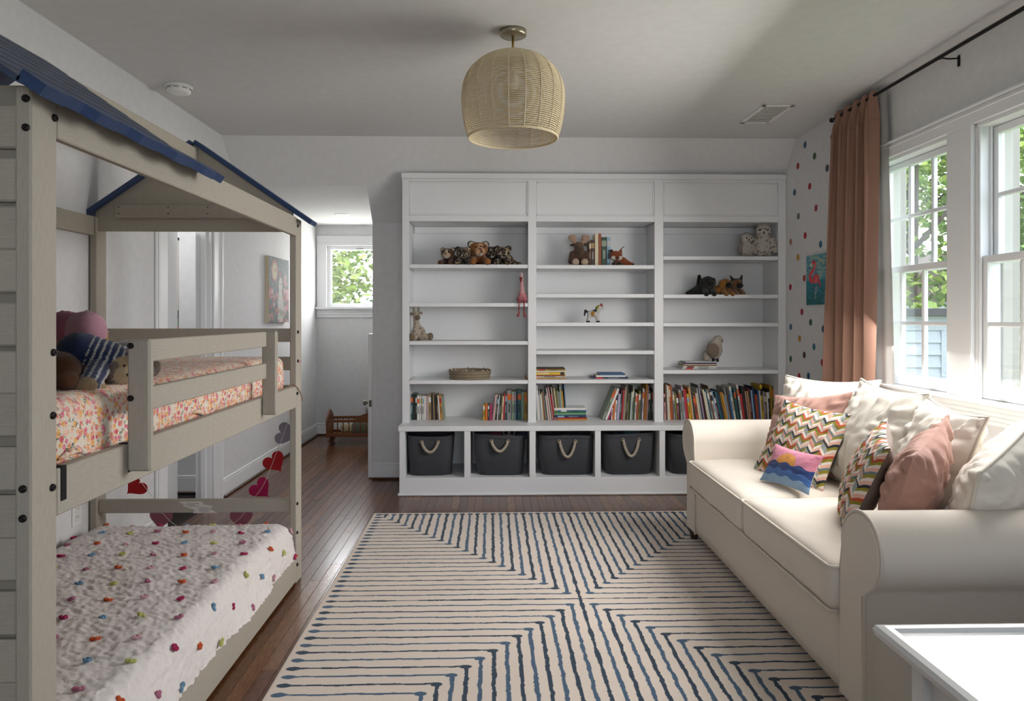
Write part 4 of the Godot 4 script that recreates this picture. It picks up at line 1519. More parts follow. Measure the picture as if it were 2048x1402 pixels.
func ceiling_things() -> void:
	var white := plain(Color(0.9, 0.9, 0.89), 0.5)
	var c := on_y(358, 172, CEIL)
	var d := thing("smoke_detector", "round white smoke detector on the ceiling above the bunk bed", "smoke detector", c)
	part(d, "base", lathe_mesh([Vector2(0.0005, -0.012), Vector2(0.072, -0.012), Vector2(0.075, -0.008), Vector2(0.075, 0), Vector2(0.0005, 0)], 36), white)
	part(d, "body", lathe_mesh([Vector2(0.0005, -0.047), Vector2(0.045, -0.046), Vector2(0.06, -0.04), Vector2(0.066, -0.03), Vector2(0.067, -0.012), Vector2(0.0005, -0.011)], 36), white)
	for k in 9:
		var a := TAU * k / 9.0
		part(d, "slot", box_mesh(Vector3(0.028, 0.003, 0.004), 0.0), plain(Color("3c3c3c"), 0.8), Vector3(cos(a), 0, sin(a)) * 0.0665 + Vector3(0, -0.022, 0), Vector3(0, -a + PI / 2, 0))
	# supply vent
	var v0 := on_y(1535, 226, CEIL)
	var v := thing("ceiling_vent", "white slotted air vent in the ceiling near the curtain", "vent", Vector3(v0.x, CEIL, v0.z - 0.02))
	var fr := begin()
	var lx := 0.21
	var lz := 0.42
	for q in [[Vector3(-lx / 2 + 0.015, -0.004, 0), Vector3(0.03, 0.008, lz)], [Vector3(lx / 2 - 0.015, -0.004, 0), Vector3(0.03, 0.008, lz)], [Vector3(0, -0.004, -lz / 2 + 0.015), Vector3(lx, 0.008, 0.03)], [Vector3(0, -0.004, lz / 2 - 0.015), Vector3(lx, 0.008, 0.03)]]:
		box(fr, q[0], q[1], 0.003)
	part(v, "frame", done(fr), white)
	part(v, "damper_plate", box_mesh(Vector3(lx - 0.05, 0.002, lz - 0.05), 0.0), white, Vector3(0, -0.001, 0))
	for k in 12:
		part(v, "slat", box_mesh(Vector3(lx - 0.055, 0.0015, 0.02), 0.0), white, Vector3(0, -0.005, lerpf(-lz / 2 + 0.04, lz / 2 - 0.04, k / 11.0)), Vector3(0.7, 0, 0))
	var rl := on_y(685, 429, 2.378)
	var r := thing("recessed_light", "small round recessed light in the alcove ceiling", "lamp", rl)
	part(r, "trim_ring", lathe_mesh([Vector2(0.05, -0.001), Vector2(0.055, -0.006), Vector2(0.075, -0.004), Vector2(0.078, 0.0), Vector2(0.05, 0.0)], 32), white)
	part(r, "lens", lathe_mesh([Vector2(0.0005, -0.002), Vector2(0.05, -0.002), Vector2(0.05, 0.0), Vector2(0.0005, 0.0)], 24), plain(Color("d5d5d2"), 0.4))
	# outlet on the left wall
	var o := on_x(152, 1027, XL)
	var ol := thing("wall_outlet", "white electrical outlet low on the wall beside the lower bunk", "outlet", o)
	part(ol, "plate", box_mesh(Vector3(0.006, 0.115, 0.072), 0.002), white, Vector3(0.003, 0, 0))
	for s in [-1, 1]:
		var f := part(ol, "receptacle", box_mesh(Vector3(0.004, 0.036, 0.034), 0.002), plain(Color("dcdcd8"), 0.4), Vector3(0.0065, s * 0.02, 0))
		for z in [-0.006, 0.006]:
			part(f, "slot", box_mesh(Vector3(0.001, 0.009, 0.002), 0.0), plain(Color("2d2d2d"), 0.6), Vector3(0.002, 0.004, z))
func curtain() -> void:
	var black := plain(Color("191817"), 0.4, 0.6)
	var rx := XR - 0.085
	var a := on_x(1668, 236, rx)
	var b := on_x(2048, 19, rx)
	var dir := (b - a).normalized()
	var y := (a.y + b.y) * 0.5
	var z_far := a.z - 0.02
	var z_near := -1.3
	var rod := thing("curtain_rod", "thin black metal curtain rod above the windows", "curtain rod", Vector3(rx, y, z_far))
	part(rod, "rod", tube_mesh([Vector3(0, 0, 0), Vector3(0, 0, z_near - z_far)], 0.0095, 12), black)
	part(rod, "finial", lathe_mesh([Vector2(0.0005, -0.026), Vector2(0.012, -0.022), Vector2(0.017, -0.01), Vector2(0.012, 0.0), Vector2(0.0005, 0.002)], 14), black, Vector3.ZERO, Vector3(PI / 2, 0, 0))
	for z in [-4.5, on_x(1915, 98, XR - 0.01).z, -1.5]:
		var br := part(rod, "bracket", tube_mesh([Vector3(0, -0.012, z - z_far), Vector3(0.03, -0.016, z - z_far), Vector3(0.078, -0.012, z - z_far)], 0.004, 8), black)
		part(br, "wall_plate", box_mesh(Vector3(0.005, 0.055, 0.018), 0.002), black, Vector3(0.081, -0.025, z - z_far))
		part(br, "thumb_screw", tube_mesh([Vector3(-0.005, -0.016, z - z_far), Vector3(-0.022, -0.02, z - z_far)], 0.0025, 6), black)
	# drapes: gathered in folds on the rod, falling to the floor behind the sofa
	var c := thing("curtain", "dusty rose curtain panel with white lining beside the far window", "curtain", Vector3(0, 0, 0))
	var velvet := cloth(Color("94705f"), 18.0, 0.05, 0.9, 0.8)
	for layer in 2:
		var g := []
		var nu := 110
		var nv := 46
		for i in nv + 1:
			var t := i / float(nv)
			var yy := lerpf(y + 0.028, 0.03, t)
			var row := []
			for j in nu + 1:
				var u := j / float(nu)
				var z0 := lerpf(z_far + 0.03, z_far - 0.03, t)
				var z1 := lerpf(on_x(1751, 190, rx).z, on_x(1751, 190, rx).z + 0.05, t)
				var ph := u * TAU * 5.0 + 0.6 * sin(u * 7.0)
				var gather := smoothstep(0.0, 0.06, t)
				var amp := lerpf(0.022, 0.05, gather) * (1.0 + 0.35 * sin(u * 11.0 + 1.0) * t)
				var z := lerpf(z0, z1, u) + 0.018 * sin(ph * 2.0 + t * 1.5) * gather * (1.0 - 0.4 * t)
				var x := rx + amp * sin(ph + 0.5 * sin(t * 3.0 + u * 9.0) * t) - 0.05 * t
				x -= 0.012 * t * sin(u * 4.0 + t * 3.0)
				x = minf(x, XR - 0.036)
				if i == 0:
					x = lerpf(x, rx, 0.3)
				if layer == 1:
					x = XR - 0.026 - 0.004 * sin(ph)
					z = lerpf(z0 + 0.03, z1 + 0.02 + 0.07 * t, u)
				row.append(Vector3(x, yy - (0.004 if layer == 1 else 0.0), z))
			g.append(row)
		var st := begin()
		sheet(st, g, false, true)
		if layer == 0:
			part(c, "drape", done(st), velvet)
			var hem := begin()
			var pth := []
			for j in nu + 1:
				pth.append((g[3][j] as Vector3) - Vector3(0.003, 0, 0))
			tube(hem, pth, 0.0016, 5)
			part(c, "heading_seam", done(hem), cloth(Color("8d6656"), 40.0))
		else:
			var lm: StandardMaterial3D = cloth(Color("e9e7e4"), 40.0).duplicate()
			lm.backlight_enabled = true
			lm.backlight = Color(0.35, 0.35, 0.35)
			part(c, "lining", done(st), lm)
func dots() -> void:
	var list := [[1610.2, 289.6, "365a78", "slate blue"], [1629, 312.2, "3a5a34", "green"], [1595.7, 332, "a83a2e", "brick red"], [1664.3, 273.5, "7d2f38", "maroon"], [1654.5, 336.4, "434a5c", "dark slate"], [1619.4, 372.6, "a52a38", "crimson"], [1589.2, 384.8, "3a627f", "slate blue"], [1666.5, 386.5, "a8434a", "rose red"], [1632, 416, "a8393a", "red"], [1596.7, 432.7, "66706a", "grey green"], [1665, 456.5, "c2a63a", "yellow"], [1610.4, 471, "b02432", "crimson"], [1581.5, 483.9, "b07870", "dusty rose"], [1641.2, 488.6, "3f6e90", "blue"], [1596, 514.7, "c09440", "mustard"], [1608.7, 556.4, "b23a3c", "red"], [1580.7, 574.2, "b01c38", "crimson"], [1603.8, 623.8, "9c2740", "crimson"], [1621.3, 644.8, "3c6040", "green"], [1581.5, 653.8, "4a7090", "blue"], [1646.6, 657.8, "2c5070", "deep blue"], [1599.3, 677.3, "bf8436", "ochre"], [1628, 693.6, "44788a", "teal"], [1608.5, 710, "54323c", "plum"], [1581.3, 718, "3d6a42", "green"], [1644.5, 725, "b02a34", "red"], [1598.2, 752.8, "b82a36", "red"], [1616.8, 751.8, "27507a", "deep blue"], [1661.5, 519.6, "2f4a40", "dark green"]]
	var mesh := lathe_mesh([Vector2(0.0005, 0.0006), Vector2(0.0245, 0.0006), Vector2(0.025, 0.0), Vector2(0.0005, 0.0)], 28)
	for q in list:
		var p := on_x(q[0], q[1], XR)
		var hi := "above the flamingo painting" if q[1] < 500.0 else ("below the flamingo painting" if q[1] > 612.0 else "beside the flamingo painting")
		var o := solo("wall_dot", "round %s dot decal on the wall %s" % [q[3], hi], "decal", mesh, plain(col(q[2]), 0.7), p - Vector3(0.0002, 0, 0), "coloured dot decals on the wall")
		o.rotation = Vector3(0, 0, PI / 2)
func flamingo_image() -> Image:
	var w := 240
	var h := 400
	var im := Image.create(w, h, false, Image.FORMAT_RGB8)
	var n := FastNoiseLite.new()
	n.seed = 12
	n.frequency = 0.02
	for y in h:
		for x in w:
			var v := n.get_noise_2d(x * 0.6, y * 1.6)
			var c := Color("4f93a8").lerp(Color("a9b89f"), clampf(0.35 + v * 1.6, 0.0, 1.0) * (1.0 if y < 200 else 0.15))
			if y > 205 + 6.0 * v:
				c = Color("2f7f9c").lerp(Color("1f5d66"), clampf((y - 205) / 190.0 + v, 0.0, 1.0))
				c = c.lerp(Color("2e8f80"), clampf(n.get_noise_2d(x * 2.0 + 50.0, y * 4.0) * 1.5, 0.0, 0.7))
			im.set_pixel(x, y, c)
	var r := RandomNumberGenerator.new()
	r.seed = 2
	for k in 26:
		blob(im, r.randf() * w, 215 + r.randf() * 170, r.randf_range(4, 14), 1.6, 0.0, Color(0.75, 0.88, 0.87, 0.6), 1.0, false)
	for k in 9:
		blob(im, 120 + r.randf() * 100, 60 + r.randf() * 60, r.randf_range(8, 24), r.randf_range(3, 7), -0.5, Color(0.86, 0.83, 0.66, 0.6), 1.5, false)
	var red := Color("cf4a52")
	var lr := Color("e2808a")
	stroke(im, [Vector2(108, 260), Vector2(106, 310), Vector2(104, 360)], 4, 3, Color("9fb0b0"))
	stroke(im, [Vector2(128, 255), Vector2(120, 290), Vector2(112, 315)], 4, 3, Color("b9a6a6"))
	for k in 40:
		var a := r.randf() * TAU
		var q := r.randf()
		blob(im, 115 + cos(a) * 34 * q, 200 + sin(a) * 38 * q, 16, 8, 1.0 + r.randf() * 0.6, [red, lr, Color("c23b40"), Color("d9695f")][k % 4], 1.0, false)
	stroke(im, [Vector2(140, 200), Vector2(160, 240), Vector2(165, 262)], 13, 4, Color("c8454a"))
	stroke(im, [Vector2(72, 214), Vector2(50, 200), Vector2(46, 165), Vector2(58, 140), Vector2(88, 118), Vector2(104, 92), Vector2(102, 64), Vector2(84, 52), Vector2(68, 60)], 18, 11, red)
	stroke(im, [Vector2(64, 160), Vector2(92, 128), Vector2(108, 95), Vector2(106, 68)], 4, 3, lr)
	blob(im, 74, 62, 17, 13, 0.6, red, 1.0, false)
	stroke(im, [Vector2(62, 68), Vector2(52, 84), Vector2(46, 96)], 9, 6, Color("efe3c8"))
	stroke(im, [Vector2(46, 96), Vector2(43, 112)], 6, 3, Color("22252a"))
	blob(im, 73, 62, 3, 3, 0.0, Color("1c1c1e"), 1.0, false)
	return im
func portrait_image() -> Image:
	var w := 300
	var h := 300
	var im := Image.create(w, h, false, Image.FORMAT_RGB8)
	var n := FastNoiseLite.new()
	n.seed = 15
	n.frequency = 0.03
	for y in h:
		for x in w:
			var v := n.get_noise_2d(x, y)
			im.set_pixel(x, y, Color("3f4a54").lerp(Color("6f8f8c"), clampf(0.3 + v + x / 500.0, 0.0, 1.0)))
	var r := RandomNumberGenerator.new()
	r.seed = 6
	blob(im, 165, 130, 52, 78, 0.1, Color("4c4f4e"), 1.0, false)
	blob(im, 168, 128, 30, 46, 0.0, Color("d9d4c9"), 1.0, false)
	stroke(im, [Vector2(165, 170), Vector2(170, 215), Vector2(175, 290)], 30, 56, Color("dcd9cb"))
	blob(im, 157, 118, 7, 3, 0.0, Color("5b5652"), 1.0, false)
	blob(im, 182, 118, 7, 3, 0.0, Color("5b5652"), 1.0, false)
	blob(im, 169, 150, 9, 3.5, 0.0, Color("b86a63"), 1.0, false)
	stroke(im, [Vector2(170, 120), Vector2(172, 138)], 2, 3, Color("b9b0a4"))
	stroke(im, [Vector2(130, 96), Vector2(150, 72), Vector2(185, 70), Vector2(206, 96), Vector2(212, 150)], 18, 16, Color("494b49"))
	blob(im, 78, 62, 48, 56, 0.0, Color("d9737a"), 1.0, false)
	blob(im, 80, 64, 34, 42, 0.0, Color("e5dc9a"), 1.0, false)
	blob(im, 92, 60, 12, 10, 0.4, Color("e08a86"), 1.0, false)
	for k in 46:
		var x := r.randf() * w
		var y := 150 + r.randf() * 150
		if absf(x - 172) < 48.0 and y < 260.0:
			continue
		var c: Color = [Color("cf4f56"), Color("dd7f86"), Color("e6a6a4"), Color("b93c40")][k % 4]
		var s := r.randf_range(10, 24)
		blob(im, x, y, s, s * 0.9, 0.0, c, 1.0, false)
		blob(im, x + 3, y - 2, s * 0.45, s * 0.3, r.randf() * 3.0, c.lightened(0.25), 1.0, false)
	for k in 30:
		blob(im, r.randf() * w, 235 + r.randf() * 65, 14, 4, r.randf() * 3.0, Color("496b4a"), 1.0, false)
	for k in 8:
		blob(im, 220 + r.randf() * 70, 60 + r.randf() * 120, 20, 16, 0.0, [Color("e29a94"), Color("d8848a")][k % 2], 1.0, false)
	blob(im, 160, 74, 16, 12, 0.0, Color("d8707a"), 1.0, false)
	im.adjust_bcs(0.8, 1.0, 0.75)
	return im
func canvas(called: String, label: String, at: Vector3, size: Vector2, depth: float, turn: float, im: Image, edge: Color) -> void:
	var c := thing(called, label, "painting", at, turn)
	var st := begin()
	var hx := size.x * 0.5
	var hy := size.y * 0.5
	var q := [Vector3(-hx, hy, depth + 0.0006), Vector3(hx, hy, depth + 0.0006), Vector3(hx, -hy, depth + 0.0006), Vector3(-hx, -hy, depth + 0.0006)]
	var t := [Vector2(0, 0), Vector2(1, 0), Vector2(1, 1), Vector2(0, 1)]
	for o in [0, 1, 2, 0, 2, 3]:
		st.set_uv(t[o])
		st.add_vertex(q[o])
	part(c, "picture", done(st), pictured(im, 0.7))
	part(c, "stretcher", box_mesh(Vector3(size.x, size.y, depth), 0.002), plain(edge, 0.8), Vector3(0, 0, depth * 0.5))
func pictures() -> void:
	var a := on_x(1617, 562, XR)
	var b := on_x(1659, 557, XR)
	var yt := on_x(1617, 513, XR).y
	var yb := on_x(1617, 610, XR).y
	canvas("flamingo_painting", "small canvas of a pink flamingo wading in teal water", Vector3(XR, (yt + yb) * 0.5, (a.z + b.z) * 0.5), Vector2(absf(b.z - a.z), yt - yb), 0.016, -PI / 2, flamingo_image(), Color("4a6a70"))
	var p0 := on_x(538, 578, XL + 0.036)
	var top := on_x(538, 511, XL + 0.036).y
	var bot := on_x(538, 645, XL + 0.036).y
	canvas("portrait_painting", "canvas of a dark-haired figure among pink and red flowers", Vector3(XL, (top + bot) * 0.5, p0.z - 0.3), Vector2(0.6, top - bot), 0.036, PI / 2, portrait_image(), Color("d8cdb4"))
	# poster in the hall
	var po := thing("hall_poster", "cream poster with slanting red stripes on the hall wall", "poster", Vector3(-2.62, 1.58, -5.468))
	part(po, "sheet", box_mesh(Vector3(0.42, 0.72, 0.002), 0.0), plain(Color("c9c4b2"), 0.8))
	for k in 9:
		part(po, "stripe", box_mesh(Vector3(0.40, 0.016, 0.001), 0.0), plain(Color("9a4630"), 0.8), Vector3(0, 0.26 - 0.42 * pow(k / 8.0, 0.7), 0.0015), Vector3(0, 0, 0.8 * (1.0 - k / 8.0)) * 0.35)
	slab(po, "dark_band", Vector3(-0.21, -0.25, 0.0005), Vector3(0.21, -0.19, 0.0018), plain(Color("2d3a2c"), 0.8), 0.0)
	slab(po, "green_band", Vector3(-0.21, -0.31, 0.0005), Vector3(0.21, -0.25, 0.0018), plain(Color("5f8a68"), 0.8), 0.0)
	slab(po, "orange_band", Vector3(-0.21, -0.36, 0.0005), Vector3(0.21, -0.31, 0.0018), plain(Color("c0713a"), 0.8), 0.0)
	slab(po, "hanging_bar", Vector3(-0.215, 0.345, -0.001), Vector3(0.215, 0.365, 0.006), plain(Color("1e1e1e"), 0.6), 0.002)
func cradle() -> void:
	var wood := grained(Color("8a4f24"), 0.4, Vector3(3, 12, 12), 0.7, 0.0, 61)
	var c := thing("doll_cradle", "small brown wooden doll cradle with spindle sides in the alcove", "cradle", Vector3(-1.47, 0, -7.62))
	var lx := 0.29
	for sx in [-1.0, 1.0]:
		var end := PackedVector2Array([Vector2(-0.13, 0.07), Vector2(0.13, 0.07), Vector2(0.155, 0.25), Vector2(0.12, 0.29), Vector2(0.06, 0.33), Vector2(0.0, 0.36), Vector2(-0.06, 0.33), Vector2(-0.12, 0.29), Vector2(-0.155, 0.25)])
		part(c, "end_board", prism_mesh(end, -0.008, 0.008, Transform3D(Basis(Vector3(0, 0, 1), Vector3(0, 1, 0), Vector3(1, 0, 0)), Vector3(sx * lx, 0, 0))), wood)
		var rk := PackedVector2Array()
		for i in 13:
			var t := lerpf(-1.0, 1.0, i / 12.0)
			rk.append(Vector2(t * 0.17, 0.03 * t * t))
		for i in 13:
			var t := lerpf(1.0, -1.0, i / 12.0)
			rk.append(Vector2(t * 0.16, 0.03 * t * t + 0.03 + 0.05 * exp(-t * t * 8.0)))
		part(c, "rocker", prism_mesh(rk, -0.008, 0.008, Transform3D(Basis(Vector3(0, 0, 1), Vector3(0, 1, 0), Vector3(1, 0, 0)), Vector3(sx * (lx - 0.02), 0, 0))), wood)
	for sz in [-1.0, 1.0]:
		var rail := PackedVector2Array([Vector2(-lx, 0.235), Vector2(lx, 0.235), Vector2(lx, 0.31), Vector2(0.1, 0.305), Vector2(0.0, 0.265), Vector2(-lx, 0.262)])
		part(c, "side_rail", prism_mesh(rail, sz * 0.14 - 0.007, sz * 0.14 + 0.007), wood)
		slab(c, "bottom_rail", Vector3(-lx, 0.095, sz * 0.125 - 0.007), Vector3(lx, 0.12, sz * 0.125 + 0.007), wood, 0.002)
		for k in 9:
			var x := lerpf(-lx + 0.05, lx - 0.05, k / 8.0)
			var sp := lathe_mesh([Vector2(0.0005, 0), Vector2(0.006, 0), Vector2(0.004, 0.02), Vector2(0.008, 0.055), Vector2(0.004, 0.09), Vector2(0.006, 0.118), Vector2(0.0005, 0.118)], 8)
			part(c, "spindle", sp, wood, Vector3(x, 0.119, sz * 0.131), Vector3(sz * 0.08, 0, 0))
	slab(c, "base_board", Vector3(-lx, 0.085, -0.13), Vector3(lx, 0.097, 0.13), wood, 0.0)
	var doll := thing("doll_bedding", "pale green and grey doll blanket heaped inside the wooden cradle", "blanket", Vector3(-1.4, 0.1, -7.62))
	part(doll, "blanket", soft_block(Vector3(-0.12, 0, -0.1), Vector3(0.2, 0.12, 0.1), 0.04, 0.02, 0.02, 22, 0.03), cloth(Color("9a9b86"), 20.0, 0.1, 0.5))
	part(doll, "liner", soft_block(Vector3(-0.27, 0, -0.11), Vector3(0.26, 0.08, -0.085), 0.01, 0.0, 0.0, 22, 0.05), cloth(Color("d8d2a8"), 40.0))
	var wb := on_z(734, 821, -7.6)
	solo("plush_ball", "pale grey fluffy ball resting on the cradle's raised rail", "toy", ball_mesh(Vector3(0.045, 0.05, 0.045), 10, 14), cloth(Color("c9cacb"), 60.0, 0.4, 0.6, 0.5), Vector3(wb.x + 0.02, 0.352, -7.62))
func dresser() -> void:
	var m := plain(Color(0.87, 0.875, 0.87), 0.32)
	var h := 0.72
	var c := on_y(1744.5, 1245, h)
	var d := thing("white_table", "white painted cabinet with a moulded rim at the end of the sofa", "cabinet", Vector3(c.x, 0, c.z))
	var w := 0.95
	var dp := 0.62
	# moulded rim round a recessed top
	var rim := begin()
	var prof := [Vector2(0.0, -0.03), Vector2(-0.012, -0.024), Vector2(-0.016, -0.012), Vector2(-0.012, -0.003), Vector2(0.0, 0.0), Vector2(0.012, 0.0), Vector2(0.018, -0.006), Vector2(0.03, -0.008)]
	var g := []
	for q in prof:
		var row := []
		var o: float = q.x + 0.016
		for e in [Vector2(o, -o), Vector2(w - o, -o), Vector2(w - o, -dp + o), Vector2(o, -dp + o)]:
			row.append(Vector3(e.x, h + q.y, -e.y))
		g.append(row)
	# corner (0, 0) is the far room-side corner: z grows towards the camera
	var st := begin()
	for i in prof.size() - 1:
		for j in 4:
			var k := (j + 1) % 4
			var a: Vector3 = g[i][j]
			var b: Vector3 = g[i][k]
			var c2: Vector3 = g[i + 1][k]
			var d2: Vector3 = g[i + 1][j]
			var mid := (a + b) * 0.5 - Vector3(w * 0.5, h - 0.02, -(-dp * 0.5))
			face(st, [a, b, c2, d2], Vector3((a.x + b.x) * 0.5 - w * 0.5, 0.6, (a.z + b.z) * 0.5 - dp * 0.5))
	part(d, "rim_moulding", done(st), m)
	slab(d, "top", Vector3(0.03, h - 0.03, 0.03), Vector3(w - 0.03, h - 0.008, dp - 0.03), plain(Color(0.88, 0.89, 0.91), 0.22), 0.0)
	for q in [[0.05, 0.05], [w - 0.09, 0.05], [0.05, dp - 0.09], [w - 0.09, dp - 0.09]]:
		slab(d, "corner_post", Vector3(q[0], 0, q[1]), Vector3(q[0] + 0.04, h - 0.03, q[1] + 0.04), m, 0.003)
	for z in [[0.06, 0.075], [dp - 0.075, dp - 0.06]]:
		slab(d, "side_panel", Vector3(0.09, 0.06, z[0]), Vector3(w - 0.09, h - 0.03, z[1]), m, 0.001)
	for x in [[0.065, 0.08], [w - 0.08, w - 0.065]]:
		slab(d, "end_panel", Vector3(x[0], 0.06, 0.09), Vector3(x[1], h - 0.03, dp - 0.09), m, 0.001)

# ---------- soft toys: smooth union of balls and tapered limbs, meshed as surface nets ----------
func el(c: Vector3, r: Vector3, color: Color, b := Basis.IDENTITY) -> Array:
	return ["e", c, r, b, color.srgb_to_linear()]
func li(a: Vector3, b: Vector3, ra: float, rb: float, color: Color) -> Array:
	return ["c", a, b, ra, rb, color.srgb_to_linear()]
func v3(x: float, y: float, z: float) -> Vector3:
	return Vector3(x, y, z)
func plush_mesh(prims: Array, cell: float, blend := 0.012, fuzz := 0.002, paint = null) -> ArrayMesh:
	var box_ := AABB()
	var first := true
	var bounds := []
	for p in prims:
		var lo: Vector3
		var hi: Vector3
		if p[0] == "e":
			var r: float = maxf(p[2].x, maxf(p[2].y, p[2].z))
			lo = p[1] - Vector3.ONE * r
			hi = p[1] + Vector3.ONE * r
		else:
			lo = Vector3(minf(p[1].x - p[3], p[2].x - p[4]), minf(p[1].y - p[3], p[2].y - p[4]), minf(p[1].z - p[3], p[2].z - p[4]))
			hi = Vector3(maxf(p[1].x + p[3], p[2].x + p[4]), maxf(p[1].y + p[3], p[2].y + p[4]), maxf(p[1].z + p[3], p[2].z + p[4]))
		var bb := AABB(lo, hi - lo).grow(blend + cell * 2.0)
		bounds.append(bb)
		box_ = bb if first else box_.merge(bb)
		first = false
	var o := box_.position
	var nx := int(ceil(box_.size.x / cell)) + 1
	var ny := int(ceil(box_.size.y / cell)) + 1
	var nz := int(ceil(box_.size.z / cell)) + 1
	var f := PackedFloat32Array()
	f.resize(nx * ny * nz)
	f.fill(9.0)
	var near := PackedFloat32Array()
	near.resize(nx * ny * nz)
	near.fill(9.0)
	var who := PackedInt32Array()
	who.resize(nx * ny * nz)
	for k in prims.size():
		var p: Array = prims[k]
		var bb: AABB = bounds[k]
		var i0 := maxi(0, int((bb.position.x - o.x) / cell))
		var i1 := mini(nx - 1, int((bb.end.x - o.x) / cell) + 1)
		var j0 := maxi(0, int((bb.position.y - o.y) / cell))
		var j1 := mini(ny - 1, int((bb.end.y - o.y) / cell) + 1)
		var k0 := maxi(0, int((bb.position.z - o.z) / cell))
		var k1 := mini(nz - 1, int((bb.end.z - o.z) / cell) + 1)
		var is_e: bool = p[0] == "e"
		var inv := Basis.IDENTITY
		var mr := 0.0
		var ab := Vector3.ZERO
		var l2 := 1.0
		if is_e:
			inv = (p[3] as Basis).inverse()
			mr = minf(p[2].x, minf(p[2].y, p[2].z))
		else:
			ab = p[2] - p[1]
			l2 = maxf(ab.length_squared(), 1e-9)
		for i in range(i0, i1 + 1):
			for j in range(j0, j1 + 1):
				for m in range(k0, k1 + 1):
					var w := o + Vector3(i, j, m) * cell
					var d := 0.0
					if is_e:
						var q: Vector3 = (inv * (w - p[1])) / p[2]
						d = (q.length() - 1.0) * mr
					else:
						var t := clampf((w - p[1]).dot(ab) / l2, 0.0, 1.0)
						d = (w - p[1] - ab * t).length() - lerpf(p[3], p[4], t)
					var at := (i * ny + j) * nz + m
					if d < near[at]:
						near[at] = d
						who[at] = k
					var g := f[at]
					var h := maxf(blend - absf(g - d), 0.0) / blend
					f[at] = minf(g, d) - h * h * blend * 0.25
	var idx := PackedInt32Array()
	idx.resize(nx * ny * nz)
	idx.fill(-1)
	var verts := PackedVector3Array()
	var cols := PackedColorArray()
	var noise := FastNoiseLite.new()
	noise.seed = 17
	noise.frequency = 70.0
	var es := [[0, 1], [2, 3], [4, 5], [6, 7], [0, 2], [1, 3], [4, 6], [5, 7], [0, 4], [1, 5], [2, 6], [3, 7]]
	for i in nx - 1:
		for j in ny - 1:
			for m in nz - 1:
				var base := (i * ny + j) * nz + m
				var v := [f[base], f[base + 1], f[base + nz], f[base + nz + 1], f[base + ny * nz], f[base + ny * nz + 1], f[base + ny * nz + nz], f[base + ny * nz + nz + 1]]
				var inside := 0
				for q in 8:
					if v[q] < 0.0:
						inside += 1
				if inside == 0 or inside == 8:
					continue
				var sum := Vector3.ZERO
				var cnt := 0
				for e in es:
					var a: float = v[e[0]]
					var b: float = v[e[1]]
					if (a < 0.0) != (b < 0.0):
						var t := a / (a - b)
						var pa := Vector3(e[0] >> 2, (e[0] >> 1) & 1, e[0] & 1)
						var pb := Vector3(e[1] >> 2, (e[1] >> 1) & 1, e[1] & 1)
						sum += pa.lerp(pb, t)
						cnt += 1
				var pos := o + (Vector3(i, j, m) + sum / cnt) * cell
				idx[base] = verts.size()
				var bi := base
				var bd := 9.0
				for q in [0, 1, nz, nz + 1, ny * nz, ny * nz + 1, ny * nz + nz, ny * nz + nz + 1]:
					if near[base + q] < bd:
						bd = near[base + q]
						bi = base + q
				var pr: Array = prims[who[bi]]
				var c: Color = pr[pr.size() - 1] if pr[0] == "c" else pr[4]
				if paint != null:
					c = paint.call(pos, c)
				verts.append(pos)
				cols.append(c)
	var tris := PackedInt32Array()
	var sx := ny * nz
	var sy := nz
	for i in range(1, nx - 1):
		for j in range(1, ny - 1):
			for m in range(1, nz - 1):
				var b := (i * ny + j) * nz + m
				var s := f[b] < 0.0
				if s != (f[b + sx] < 0.0):
					quad_ids(tris, idx[b - sy - 1], idx[b - 1], idx[b], idx[b - sy], s)
				if s != (f[b + sy] < 0.0):
					quad_ids(tris, idx[b - sx - 1], idx[b - sx], idx[b], idx[b - 1], s)
				if s != (f[b + 1] < 0.0):
					quad_ids(tris, idx[b - sx - sy], idx[b - sy], idx[b], idx[b - sx], s)
	var norms := PackedVector3Array()
	norms.resize(verts.size())
	for t in range(0, tris.size(), 3):
		var a := verts[tris[t]]
		var n := (verts[tris[t + 2]] - a).cross(verts[tris[t + 1]] - a)
		for q in 3:
			norms[tris[t + q]] += n
	for q in verts.size():
		norms[q] = norms[q].normalized()
		if fuzz > 0.0:
			verts[q] += norms[q] * fuzz * noise.get_noise_3dv(verts[q])
	var arr := []
	arr.resize(Mesh.ARRAY_MAX)
	arr[Mesh.ARRAY_VERTEX] = verts
	arr[Mesh.ARRAY_NORMAL] = norms
	arr[Mesh.ARRAY_COLOR] = cols
	arr[Mesh.ARRAY_INDEX] = tris
	var me := ArrayMesh.new()
	me.add_surface_from_arrays(Mesh.PRIMITIVE_TRIANGLES, arr)
	return me
func quad_ids(t: PackedInt32Array, a: int, b: int, c: int, d: int, s: bool) -> void:
	if a < 0 or b < 0 or c < 0 or d < 0:
		return
	if s:
		t.append_array([a, c, b, a, d, c])
	else:
		t.append_array([a, b, c, a, c, d])
func toy(called: String, label: String, at: Vector3, turn: float, scale_: float, prims: Array, cell: float, face_parts: Array, group := "", paint = null, blend := 0.012, fuzz := 0.0025) -> Node3D:
	var t := thing(called, label, "stuffed toy", at, turn, group)
	part(t, "body", plush_mesh(prims, cell, blend, fuzz, paint), tinted()).scale = Vector3.ONE * scale_
	for q in face_parts:
		# [name, place, size, colour]
		var o := part(t, q[0], ball_mesh(q[2] * scale_, 6, 10), plain(q[3], 0.25 if q[0] == "eye" or q[0] == "nose" else 0.8), q[1] * scale_)
		if q.size() > 4:
			o.rotation = q[4]
	return t
func on_shelf(px: float, bay: int, k: int, z := -5.62) -> Vector3:
	var p := on_z(px, 600, z)
	return Vector3(p.x, shelf_y[bay][k], z)
const BLK := Color("17140f")
